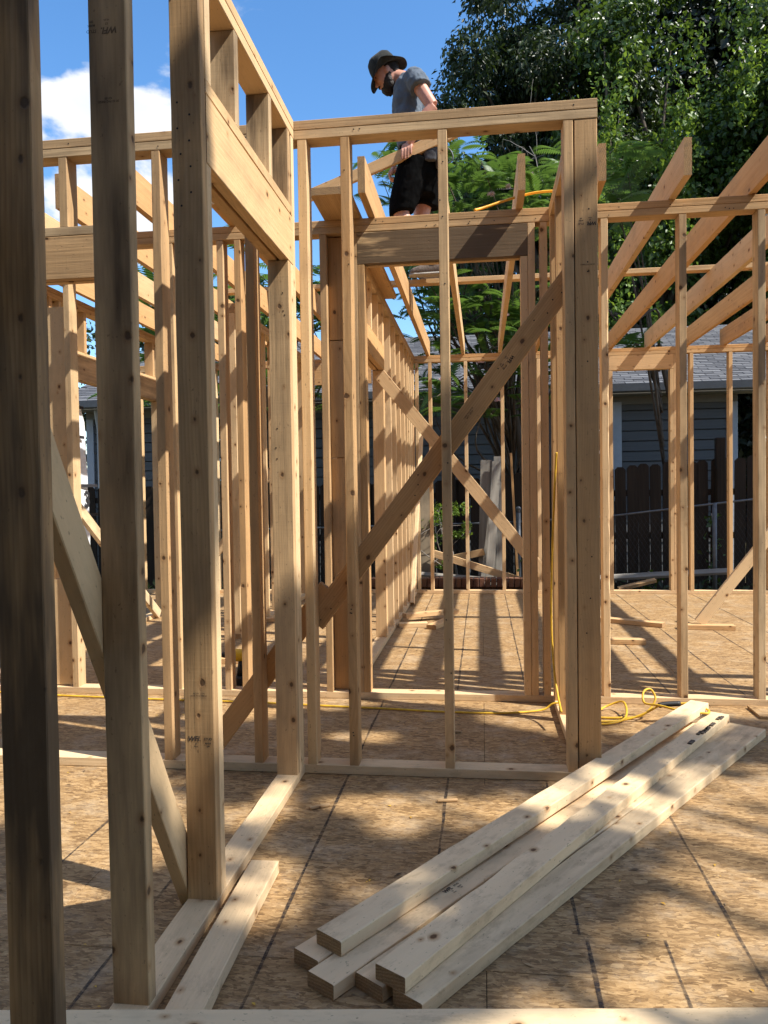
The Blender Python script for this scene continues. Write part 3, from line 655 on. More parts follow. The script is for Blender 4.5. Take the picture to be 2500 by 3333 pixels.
# ------------------------------------------------------------------ yellow cord
def cord(name, P, label, r=0.0050, mat='cord', n=8):
    C2 = catmull(P, n); return tag(obj(name, tubes_mesh(name, [(C2, r)], M[mat], 8)), label, 'cord')
cr = 0.0070
c1 = cord('extension_cord', [(-3.3, 3.80, cr), (-2.7, 3.90, cr), (-2.26, 3.855, cr), (-1.72, 3.82, cr), (-1.2, 3.80, cr), (-0.80, 3.762, cr), (-0.45, 3.73, cr), (-0.19, 3.70, cr), (0.08, 3.70, cr), (0.27, 3.745, 0.012), (0.335, 3.755, 0.044), (0.44, 3.74, 0.044),
     (0.50, 3.70, 0.01), (0.58, 3.80, 0.02), (0.66, 3.78, 0.05), (0.64, 3.62, 0.02), (0.54, 3.56, cr), (0.46, 3.60, cr), (0.47, 3.66, cr), (0.60, 3.66, cr), (0.72, 3.66, 0.02), (0.79, 3.70, 0.08), (0.775, 3.72, 0.128), (0.738, 3.70, 0.12), (0.735, 3.66, 0.08), (0.79, 3.60, 0.085),
     (0.87, 3.53, 0.082), (0.965, 3.51, 0.080), (0.985, 3.56, 0.082), (0.93, 3.62, 0.09), (0.885, 3.63, 0.088)], 'yellow extension cord crossing the floor and looping beside the corner post')
v, f = tube_geo(catmull([(0.885, 3.63, 0.088), (0.82, 3.625, 0.085), (0.79, 3.62, 0.08)], 4), 0.0125, 10)
obj('cord_connector', mesh('cord_connector', v, f, M['blackrubber'], True), None, c1)
obj('cord_tail', tubes_mesh('cord_tail', [(catmull([(0.79, 3.62, 0.08), (0.72, 3.63, 0.035), (0.62, 3.62, cr), (0.50, 3.60, cr), (0.44, 3.62, cr)], 8), 0.0050)], M['cord']), None, c1)
cord('hanging_cord', [(0.338, 3.58, 1.24), (0.334, 3.60, 1.15), (0.325, 3.66, 0.85), (0.318, 3.68, 0.60), (0.318, 3.68, 0.40), (0.325, 3.63, 0.22), (0.334, 3.57, 0.13), (0.337, 3.45, 0.09)], 'yellow cord hanging in a loop on the short wall by the corner post', 0.0050)
cord('draped_hose', [(-0.02, 3.93, 2.475), (0.03, 3.97, 2.50), (0.17, 4.02, 2.555), (0.30, 4.0, 2.57), (0.42, 3.97, 2.55), (0.5, 3.97, 2.48)], 'orange yellow hose draped over the wall plate past the ceiling joist', 0.0065, 'strap')
# cordless drill on the left room floor
dr = empty('cordless_drill', (-1.36, 4.18, 0), 'yellow and black cordless drill on the floor behind the second wall', 'drill')
obj('battery', box_mesh('battery', -0.05, 0.05, -0.04, 0.04, 0.001, 0.05, M['blackrubber'], 0.008), None, None, (-1.36, 4.18, 0)); bpy.data.objects['battery'].location = (0, 0, 0); bpy.data.objects['battery'].parent = dr
for nm, P, rr, mt in (('handle', [(0, 0, 0.05), (0.01, 0, 0.14)], [0.022, 0.02], 'blackrubber'), ('motor_housing', [(0.06, 0, 0.165), (-0.05, 0, 0.165), (-0.07, 0, 0.165)], [0.034, 0.036, 0.026], 'drill'), ('chuck', [(-0.07, 0, 0.165), (-0.12, 0, 0.165)], [0.02, 0.012], 'blackrubber')):
    o = obj(nm, tubes_mesh(nm, [(P, rr)], M[mt], 12)); o.parent = dr

# ------------------------------------------------------------------ stamps, nails
def put(me, name, pos, xdir, normal, parent):
    x = Vector(xdir).normalized(); z = Vector(normal).normalized(); y = z.cross(x)
    o = bpy.data.objects.new(name, me); COL.objects.link(o)
    m = Matrix((x, y, z)).transposed().to_4x4(); m.translation = pos; o.matrix_basis = m
    return child_of(o, parent)
def grade_stamp(parent, pos, xdir, normal, s=1.0, faint=False):
    ink = M['faint_ink' if faint else 'ink']
    V = []; Fc = []
    for body, size, dx, dy in (('WFI.', 0.0175, -0.014, 0.004), ('STUD', 0.0085, 0.022, 0.004), ('57', 0.006, -0.010, -0.009), ('MARK', 0.006, 0.022, -0.007), ('HLSA', 0.005, -0.010, -0.016), ('SPF', 0.006, 0.022, -0.015)):
        me = text_mesh(body, size*s, ink); o = len(V)
        sh = 0.25 if body == 'WFI.' else 0.0
        V += [(v.co.x+dx*s+sh*v.co.y, v.co.y+dy*s, 0) for v in me.vertices]; Fc += [tuple(i+o for i in p.vertices) for p in me.polygons]; bpy.data.meshes.remove(me)
    put(mesh('grade_stamp', V, Fc, ink), 'grade_stamp', pos, xdir, normal, parent)
FN = (0, -1, 0)
fy = 1.878-0.0012
grade_stamp(stud3, (-0.722, fy, 0.447), (1, 0, 0), FN)
put(text_mesh('43100  LVM\n30 03 PA21B8S21', 0.0062, M['faint_ink']), 'mill_print', (-0.722, fy, 0.565), (1, 0, 0), FN, stud3)
grade_stamp(stud2, (-0.735, 1.471-0.0012, 2.00), (-1, 0, 0), FN, faint=True)
put(text_mesh('30 03 PA21B8S21\n43100', 0.0062, M['faint_ink']), 'mill_print', (-0.725, 1.471-0.0012, 1.86), (-1, 0, 0), FN, stud2)
grade_stamp(postE, (0.386, BY+0.0008, 2.03), (-1, 0, 0), FN); put(text_mesh('43100 PA21B8S21', 0.007, M['faint_ink']), 'mill_print', (0.386, BY+0.0008, 1.88), (-1, 0, 0), FN, postE)
bd = (Vector((0.345, 0, 1.875))-Vector((-0.70, 0, 0.505))).normalized(); by = BY+W4+0.0003
grade_stamp(braceB, Vector((-0.70, by, 0.505))+bd*1.32, -bd, FN); put(text_mesh('43100  LVM\n30 03 PA21B8S21', 0.008, M['faint_ink']), 'mill_print', Vector((-0.70, by, 0.505))+bd*1.08, -bd, FN, braceB)
for pb, a, b2, t in ((p1, (-0.357, 1.693), (0.966, 3.616), 0.36), (p2, (-0.356, 1.595), (0.93, 3.51), 0.48)):
    a, b2 = Vector(a), Vector(b2); d = (b2-a).normalized(); q = a+d*t; zt = (2*T2+2*e if pb is p1 else T2+e)+0.0012
    grade_stamp(pb, (q.x-0.0*d.y, q.y, zt), (d.x, d.y, 0), (0, 0, 1), 1.0)
nail_me = mesh('nail_head', [(0.0029*math.cos(k*math.pi/4), 0.0029*math.sin(k*math.pi/4), 0) for k in range(8)], [tuple(range(8))], M['nail'])
rn = random.Random(4)
for t in (0.10, 0.16, 0.30, 0.335, 0.71, 0.75, 0.78, 1.28, 1.50, 1.55, 1.60, 1.64):
    s = rn.uniform(-0.022, 0.022); q = Vector((-0.70, by-0.0006, 0.505))+bd*t+Vector((-bd.z, 0, bd.x))*s
    put(nail_me, 'nail_head', q, (1, 0, 0), FN, braceB)
for zz in (1.2, 1.24, 1.31, 1.72, 1.735, 1.80): put(nail_me, 'nail_head', (-0.724+rn.uniform(-.025, .025), 2.750-0.0012, zz), (1, 0, 0), FN, jackA)
for k in range(20):
    x = rn.uniform(-0.6, 1.3); put(nail_me, 'nail_head', (x, DY-0.0008, rn.choice((ZT1+0.015, ZT0+0.016))+rn.uniform(-.006, .006)), (1, 0, 0), FN, D)
for k in range(12):
    x = rn.uniform(-1.6, 0.4); put(nail_me, 'nail_head', (x, BY-0.0008, rn.choice((ZT1+0.015, ZT0+0.016))+rn.uniform(-.006, .006)), (1, 0, 0), FN, B)
for ob_, x_, y_ in ((sb1, -0.493, BY), (sb2, -0.130, BY), (postE, 0.383, BY+0.002)):
    for k in range(7): put(nail_me, 'nail_head', (x_+rn.uniform(-.012, .012), y_-0.0006, rn.uniform(0.08, 2.3)), (1, 0, 0), FN, ob_)
for k in range(9): put(nail_me, 'nail_head', (-0.742+0.018*(k % 2)*1.4+rn.uniform(-.004, .004), fy-0.0004, 1.80+0.032*k), (1, 0, 0), FN, stud3)

# ------------------------------------------------------------------ neighbouring house
HY = 13.0
house = empty('neighbour_house', (-1.0, HY+2, -0.5), 'grey lap sided house with grey shingle roof behind the fence', 'house')
hw = obj('wall', box_mesh('wall', -6.9, 4.02, HY+0.03, HY+7.2, -0.5, 2.62, M['siding']), None, house)
sid = mesh('siding_board', [(0, -0.035, 0), (0, 0.022, 0), (0, 0.022, 0.148), (0, -0.022, 0.148), (10.9, -0.035, 0), (10.9, 0.022, 0), (10.9, 0.022, 0.148), (10.9, -0.022, 0.148)], [(0, 3, 2, 1), (4, 5, 6, 7), (0, 4, 7, 3), (1, 2, 6, 5), (0, 1, 5, 4), (3, 7, 6, 2)], M['siding'])
for k in range(18):
    o = obj('siding_board', sid, None, hw, (-6.88, HY+0.002, -0.48+0.165*k))
obj('frieze_board', box_mesh('frieze_board', -6.95, 4.06, HY-0.05, HY+0.02, 2.42, 2.66, M['frieze'], 0.004), None, house)
for x0, x1 in ((3.92, 4.06), (-6.95, -6.82)): obj('corner_board', box_mesh('corner_board', x0, x1, HY-0.055, HY+0.02, -0.5, 2.42, M['trim'], 0.004), None, house)
def window(x0, x1, z0, z1):
    w = obj('window', box_mesh('window', x0, x1, HY-0.045, HY+0.02, z0, z1, M['glass']), None, house)
    for a, b2, c, d in ((x0-0.10, x0, z0-0.1, z1+0.1), (x1, x1+0.14, z0-0.1, z1+0.1), (x0, x1, z1, z1+0.10), (x0-0.0, x1, z0-0.1, z0)):
        obj('window_casing', box_mesh('window_casing', a, b2, HY-0.075, HY-0.03, c, d, M['trim'], 0.004), None, w)
    zm = (z0+z1)/2
    obj('sash_rail', box_mesh('sash_rail', x0, x1, HY-0.065, HY-0.047, zm-0.025, zm+0.025, M['whitetrim'], 0.003), None, w)
    for k in (1, 2): obj('muntin', box_mesh('muntin', x0+(x1-x0)*k/3-0.01, x0+(x1-x0)*k/3+0.01, HY-0.060, HY-0.047, z0, z1, M['whitetrim']), None, w)
    for zz in (z0+(z1-z0)*.25, z0+(z1-z0)*.75): obj('muntin', box_mesh('muntin', x0, x1, HY-0.061, HY-0.048, zz-0.01, zz+0.01, M['whitetrim']), None, w)
window(1.30, 2.12, 0.95, 2.36); window(-4.6, -3.8, 0.95, 2.36)
obj('downspout', tubes_mesh('downspout', [([(-6.6, HY-0.35, 2.62), (-6.62, HY-0.30, 2.5), (-6.70, HY-0.07, 2.25), (-6.70, HY-0.06, 1.0), (-6.70, HY-0.06, -0.45)], 0.045)], M['trim'], 8), None, house)
# roof
EV, EZ, RDG, RZ = HY-0.42, 2.70, 16.6, 4.36; RX0, RX1 = -7.3, 5.25
sl = Vector((0, RDG-EV, RZ-EZ)); SL = sl.length; sn = sl.normalized(); nn = Vector((0, -sn.z, sn.y))
def rp(x, s, h): v = Vector((x, EV, EZ))+sn*s+nn*h; return v
V = [rp(RX0, 0, 0), rp(RX1, 0, 0), rp(RX1, SL, 0), rp(RX0, SL, 0), rp(RX0, 0, -.12), rp(RX1, 0, -.12), rp(RX1, SL, -.12), rp(RX0, SL, -.12),
     Vector((RX0, 2*RDG-EV, EZ)), Vector((RX1, 2*RDG-EV, EZ))]
roof = obj('roof', mesh('roof', V, [(0, 1, 2, 3), (4, 7, 6, 5), (0, 4, 5, 1), (1, 5, 6, 2), (0, 3, 7, 4), (3, 2, 9, 8)], M['shingle']), None, house)
obj('gable_wall', mesh('gable_wall', [(4.02, HY+0.03, 2.62), (4.02, 2*RDG-HY, 2.62), (4.02, RDG, 4.22)], [(0, 1, 2)], M['siding']), None, house)
gv = [(RX0, EV-0.01, EZ-0.13), (RX0, EV-0.10, EZ-0.12), (RX0, EV-0.12, EZ-0.01), (RX0, EV-0.01, EZ-0.02)]
gv2 = [(RX1, y, z) for (_, y, z) in gv]
obj('gutter', mesh('gutter', gv+gv2, [(0, 1, 5, 4), (1, 2, 6, 5), (2, 3, 7, 6), (0, 3, 2, 1), (4, 5, 6, 7), (3, 0, 4, 7)], M['gutter']), None, house)
obj('soffit', box_mesh('soffit', RX0+.05, 4.3, EV+0.02, HY-0.025, EZ-0.16, EZ-0.135, M['frieze']), None, house)
rsh = random.Random(11); row = 0.116; tabw = 0.29; nrow = int(SL/row); singles = 0
tab = mesh('shingle', [tuple(Vector((x, 0, 0))+sn*s+nn*h) for x in (0, tabw-0.012) for s, h in ((0, 0.004), (0, 0.012), (row*1.02, 0.005), (row*1.02, 0.001))], [(0, 1, 2, 3), (4, 7, 6, 5), (0, 4, 5, 1), (1, 5, 6, 2), (2, 6, 7, 3), (0, 3, 7, 4)], M['shingle'])
SV = []; SF = []
cells = []
for r in range(nrow):
    off = (tabw/2 if r % 2 else 0)+rsh.uniform(-.03, .03)
    x = RX0+off
    while x < RX1-0.05: cells.append((r, x)); x += tabw
cells.sort(key=lambda c: (0 if (1.7 < c[1] < 5.1) else 1, c[0], c[1]))
for i, (r, x) in enumerate(cells):
    base = rp(x, r*row-0.01, rsh.uniform(0, 0.003))
    if i < 300: obj('shingle', tab, None, roof, base)
    else:
        o = len(SV); SV += [Vector(v.co)+base for v in tab.vertices]; SF += [tuple(k+o for k in p.vertices) for p in tab.polygons]
o = obj('shingle_field', mesh('shingle_field', SV, SF, M['shingle']), None, roof); tag(o, kind='stuff')

ex = empty('added_house', (0, -3.5, -0.5), 'added dark sided house behind the camera, blocking light on the near faces', 'house')  # unseen house, added to keep light off faces turned to the camera
exw = obj('wall', box_mesh('wall', -6.5, 5.0, -8.0, -2.6, -0.5, 5.4, M['siding']), None, ex)
for k in range(34): obj('siding_board', sid, None, exw, (-6.2, -2.575, -0.45+0.165*k)).scale = (1.02, -1, 1)
obj('roof', mesh('roof', [(-7, -2.0, 5.3), (5.5, -2.0, 5.3), (5.5, -5.3, 6.9), (-7, -5.3, 6.9), (-7, -8.6, 5.3), (5.5, -8.6, 5.3)], [(0, 1, 2, 3), (3, 2, 5, 4)], M['shingle']), None, ex)
obj('back_door', box_mesh('back_door', -0.5, 0.5, -2.56, -2.5, 0.02, 2.1, M['trim'], 0.01), None, ex)

# ------------------------------------------------------------------ picket fence and chain link fence
FZ = 10.2
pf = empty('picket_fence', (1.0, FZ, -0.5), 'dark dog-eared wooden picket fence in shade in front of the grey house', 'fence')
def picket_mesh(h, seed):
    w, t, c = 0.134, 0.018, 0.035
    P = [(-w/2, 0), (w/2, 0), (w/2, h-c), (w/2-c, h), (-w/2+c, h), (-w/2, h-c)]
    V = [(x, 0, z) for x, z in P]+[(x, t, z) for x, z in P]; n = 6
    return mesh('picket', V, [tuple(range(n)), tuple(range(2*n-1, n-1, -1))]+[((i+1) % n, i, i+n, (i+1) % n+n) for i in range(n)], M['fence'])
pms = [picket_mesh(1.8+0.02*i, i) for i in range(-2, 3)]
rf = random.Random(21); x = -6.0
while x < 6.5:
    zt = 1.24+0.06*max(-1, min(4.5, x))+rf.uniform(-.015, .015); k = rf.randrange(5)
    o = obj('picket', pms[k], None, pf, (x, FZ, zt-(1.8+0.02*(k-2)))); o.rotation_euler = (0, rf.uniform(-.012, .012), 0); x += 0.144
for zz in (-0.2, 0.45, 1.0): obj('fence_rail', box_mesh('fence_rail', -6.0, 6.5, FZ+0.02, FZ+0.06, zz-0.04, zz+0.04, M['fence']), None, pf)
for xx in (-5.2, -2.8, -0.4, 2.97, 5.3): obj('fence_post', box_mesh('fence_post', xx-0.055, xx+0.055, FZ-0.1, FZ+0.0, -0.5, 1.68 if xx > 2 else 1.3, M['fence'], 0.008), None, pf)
ch = empty('chain_link_fence', (1.0, 9.3, -0.5), 'low galvanised chain link fence with sloping top rail before the pickets', 'fence')
obj('top_rail', tubes_mesh('top_rail', [([(-3.5, 9.45, 0.60), (-0.3, 9.4, 0.66), (0.40, 9.35, 0.68)], 0.012), ([(0.40, 9.35, 0.68), (1.5, 9.3, 0.74), (2.66, 9.3, 0.87), (4.6, 9.3, 1.08)], 0.012)], M['galv'], 8), None, ch)
for xx, zt in ((-1.7, 0.62), (0.43, 0.80), (2.66, 0.88), (4.5, 1.05)):
    yy = 9.33 if xx < 1 else 9.3
    po = obj('line_post', tubes_mesh('line_post', [([(xx, yy, -0.5), (xx, yy, zt)], 0.026)], M['galv'], 10), None, ch)
    if xx == 0.43:
        v, f = tube_geo([(xx, yy, zt+0.0), (xx, yy, zt+0.012), (xx, yy, zt+0.03), (xx, yy, zt+0.055), (xx, yy, zt+0.07)], [0.03, 0.02, 0.032, 0.03, 0.008], 12); obj('post_cap', mesh('post_cap', v, f, M['galv'], True), None, po)
def chainlink():
    specs = []
    for i in range(150):
        x = -3.4+i*0.052
        for s in (1, -1):
            z0 = -0.45; ht = 0.62+(0.05*max(0, x)) - z0; dx = s*ht*0.6
            specs.append(([(x, 9.42 if x < 0.4 else 9.32, z0), (x+dx, 9.42 if x < 0.4 else 9.32, z0+ht)], 0.0010))
    V = []; Fc = []
    for P, r in specs:
        v, f = tube_geo(P, r, 3, False); o = len(V); V += v; Fc += [tuple(k+o for k in q) for q in f]
    tag(obj('wire_mesh', mesh('wire_mesh', V, Fc, M['rustwire']), None, ch), kind='stuff')
chainlink()

# ------------------------------------------------------------------ things in the yard behind the far wall
bw = empty('brick_border', (-0.1, 8.42, -0.5), 'low brown brick soldier course just beyond the far wall plate', 'brick wall')
obj('brick_backing', box_mesh('brick_backing', -1.6, 1.1, 8.40, 8.58, -0.5, 0.018, M['brick']), None, bw)
bk = box_mesh('brick', -0.027, 0.027, 0, 0.17, 0, 0.095, M['brick'], 0.004)
for k in range(38): obj('brick', bk, None, bw, (-1.26+k*0.0625, 8.35, 0.02+0.0004*(k % 3)))
def lean(name, a, b2, w, t, label, mat, cat='plank', wdir=(1, 0, 0), **kw): return tag(dboard(name, a, b2, wdir, w, t, mat=M[mat] if mat else None, **kw), label, cat)
lean('weathered_plank', (0.00, 8.75, -0.5), (0.055, 9.22, 1.42), 0.135, 0.02, 'tall weathered grey fence plank with broken top leaning by the fence', 'greyplank')
lean('weathered_plank', (0.10, 8.62, -0.5), (-0.0, 8.60, -0.4), 0.1, 0.02, 'x', 'greyplank') if False else None
lean('weathered_plank', (0.03, 8.60, -0.5), (0.175, 9.14, 1.40), 0.10, 0.02, 'grey plank leaning to the right across the other planks', 'greyplank')
lean('weathered_plank', (0.19, 8.70, -0.5), (0.19, 9.20, 1.46), 0.095, 0.02, 'narrow grey plank standing right of the leaning planks', 'greyplank')
lean('yellow_lath', (0.42, 8.9, -0.5), (0.345, 9.25, 1.50), 0.028, 0.012, 'thin yellow lath leaning beside the steel post', None, 'lath', stain=0.0, pale=0.0)
lean('yard_board', (-0.55, 8.72, 0.36), (0.44, 8.62, 0.055), W4, T2, 'sunlit board lying at a slant over the brick border', None, 'board', wdir=(0.2, 0, 1), stain=0.0, pale=0.4)
lean('yard_board', (-0.62, 9.0, 0.22), (0.02, 8.9, 0.36), W4, T2, 'short board propped behind the slanting board in the yard', None, 'board', wdir=(0, 0, 1), stain=0.2)
lean('yard_board', (-0.70, 8.68, 0.13), (0.35, 8.60, 0.055), 0.09, 0.02, 'grey board lying low across the bricks', 'greyplank', 'board', wdir=(0, 1, 0.3))
lean('yard_board', (1.25, 8.85, 0.06), (2.75, 8.95, 0.13), 0.10, 0.03, 'long grey board on the ground beneath the picket fence', 'greyplank', 'board', wdir=(0, 1, 0.4))
lean('yard_board', (1.45, 8.55, -0.02), (1.85, 8.6, 0.07), 0.06, T2, 'short tan board end in the weeds past the far wall', None, 'board', wdir=(0, 1, 0.3))
lean('plywood_sheet', (-0.70, 8.62, -0.45), (-0.73, 8.98, 1.15), 0.30, 0.014, 'mottled plywood offcut leaning beyond the corner of the far wall', 'ply', 'plywood')

# house wrap panel on the outside of wall G
wr = empty('house_wrap', (-2.97, 4.8, 0), 'white house wrap sheet with black lettering on the left room wall', 'house wrap')
def wrap_sheet():
    rng = random.Random(2); V = []; Fc = []; nx, nz = 26, 30; y0, y1 = 4.05, 5.54
    for i in range(nx+1):
        for j in range(nz+1):
            y = y0+(y1-y0)*i/nx; zmax = 1.92-1.6*max(0, y-5.36); z = -0.3+(zmax+0.3)*j/nz
            V.append((-2.975+0.012*math.sin(y*9+z*3)+rng.uniform(-.004, .004), y, z))
    for i in range(nx):
        for j in range(nz): a = i*(nz+1)+j; Fc.append((a, a+1, a+nz+2, a+nz+1))
    obj('sheet', mesh('sheet', V, Fc, M['wrap'], True), None, wr)
    for k, (y, z) in enumerate(((4.72, 1.62), (5.25, 1.62), (4.98, 1.04), (5.43, 1.04), (4.72, 0.46), (5.25, 0.46))):
        me = text_mesh('8 3' if k % 2 else 'B 3', 0.17, M['printing']); o = bpy.data.objects.new('printed_lettering', me); COL.objects.link(o)
        o.matrix_basis = Matrix.Translation((-2.955, y, z)) @ Matrix(((0, 0, 1), (1, 0, 0), (0, 1, 0))).to_4x4(); child_of(o, wr)
        for dz in (-0.11, 0.11):
            o = obj('printed_line', box_mesh('printed_line', -2.957, -2.953, y-0.22, y+0.22, z+dz-0.011, z+dz+0.011, M['printing'])); child_of(o, wr)
wrap_sheet()

# ------------------------------------------------------------------ foliage
def leaves(name, Cc, A, Nn, size, ratio, mat, parent=None, fold=0.12):
    """diamond leaves: centres Cc, long axis A, normal Nn, length size, width ratio"""
    Cc = np.asarray(Cc, float); A = A/np.linalg.norm(A, axis=1, keepdims=True)
    B2 = np.cross(Nn, A); B2 /= np.maximum(1e-6, np.linalg.norm(B2, axis=1, keepdims=True)); N2 = np.cross(A, B2)
    s = np.asarray(size, float)[:, None]; n = len(Cc)
    V = np.empty((n, 4, 3)); V[:, 0] = Cc-A*s*.5; V[:, 2] = Cc+A*s*.5
    m = Cc-A*s*0.06+N2*s*fold; V[:, 1] = m+B2*s*ratio*.5; V[:, 3] = m-B2*s*ratio*.5
    idx = np.arange(n)[:, None]*4; F = np.concatenate([idx+np.array([0, 1, 2]), idx+np.array([0, 2, 3])], axis=1).reshape(-1, 3)
    me = bpy.data.meshes.new(name); me.vertices.add(n*4); me.vertices.foreach_set('co', V.reshape(-1))
    me.loops.add(len(F)*3); me.loops.foreach_set('vertex_index', F.reshape(-1).astype(np.int32))
    me.polygons.add(len(F)); me.polygons.foreach_set('loop_start', np.arange(len(F), dtype=np.int32)*3)
    me.update(calc_edges=True); me.materials.append(mat)
    o = bpy.data.objects.new(name, me); COL.objects.link(o); place(o, parent); return o
def rand_dirs(rng, n, up=0.0, down=0.0):
    v = rng.normal(size=(n, 3)); v[:, 2] += up-down; return v/np.linalg.norm(v, axis=1, keepdims=True)
def clump_leaves(rng, centres, radii, per, shell=0.6, flat=0.75):
    """leaf centres filling clumps, denser towards their surface; also outward direction"""
    P = []; Dd = []
    for c, r, n in zip(centres, radii, per):
        d = rng.normal(size=(n, 3)); d /= np.linalg.norm(d, axis=1, keepdims=True)
        rad = r*(shell+(1-shell)*rng.random(n))*(0.75+0.35*rng.random(n)); q = d*rad[:, None]; q[:, 2] *= flat
        P.append(q+np.asarray(c)); Dd.append(d)
    return np.concatenate(P), np.concatenate(Dd)
def limb_paths(rng, base, targets, trunk_top, r0):
    specs = []
    tt = np.asarray(trunk_top); b0 = np.asarray(base)
    mid = (b0+tt)/2+rng.normal(size=3)*np.array([.12, .12, 0])
    P = catmull([b0, mid, tt], 6); specs.append((P, list(np.linspace(r0, r0*.55, len(P)))))
    for t in targets:
        t = np.asarray(t); k = rng.uniform(0.45, 1.0); s = b0+(tt-b0)*k; m = (s+t)/2+rng.normal(size=3)*0.25+np.array([0, 0, .2])
        P = catmull([s, m, t], 5); specs.append((P, list(np.linspace(r0*.32, r0*.05, len(P)))))
    return specs
def tree(name, base, centres, radii, per, leafsize, ratio, mat, label, trunk_top, r0=0.25, seed=1, group='trees behind the house', shell=0.55, extra=None, down=0.0, cat='tree', gaps=()):
    rng = np.random.default_rng(seed); t = empty(name, base, label, cat, group)
    P, Dd = clump_leaves(rng, centres, radii, per, shell)
    for gx, gy, rx, ry in gaps:                 # thin places in the crown that let sun flecks through
        gp = P[:, :2]-P[:, 2:3]*np.array([LDIR.x, LDIR.y])/LDIR.z
        q = ((gp[:, 0]-gx)/rx)**2+((gp[:, 1]-gy)/ry)**2; keep = (q > 1.0+0.25*rng.normal(size=len(P))) | (rng.random(len(P)) < 0.012); P, Dd = P[keep], Dd[keep]
    n = len(P)
    A = rand_dirs(rng, n, 0, 0.5+down)+Dd*0.5; Nn = Dd*0.8+rand_dirs(rng, n, 0.5)
    leaves('crown', P, A, Nn, leafsize*(0.6+0.8*rng.random(n)), ratio, mat, t)
    k = rng.choice(len(centres), min(len(centres), 26), replace=False)
    obj('trunk', tubes_mesh('trunk', limb_paths(rng, base, [centres[i] for i in k], trunk_top, r0), M['bark'], 7), None, t)
    if extra:
        for nm, cc, rr, pp, ls, mt in extra:
            P, Dd = clump_leaves(rng, cc, rr, pp, 0.6, 0.9); n = len(P)
            leaves(nm, P, rand_dirs(rng, n, 0, 0.9), Dd+rand_dirs(rng, n, .4), ls*(0.6+.8*rng.random(n)), 0.62, M[mt], t)
    return t
def blob(rng, c, ax, n, rmin, rmax, power=0.5):
    """n clump centres spread through an ellipsoid"""
    d = rng.normal(size=(n, 3)); d /= np.linalg.norm(d, axis=1, keepdims=True); r = rng.random(n)**power
    return list(np.asarray(c)+d*r[:, None]*np.asarray(ax)), list(rng.uniform(rmin, rmax, n))
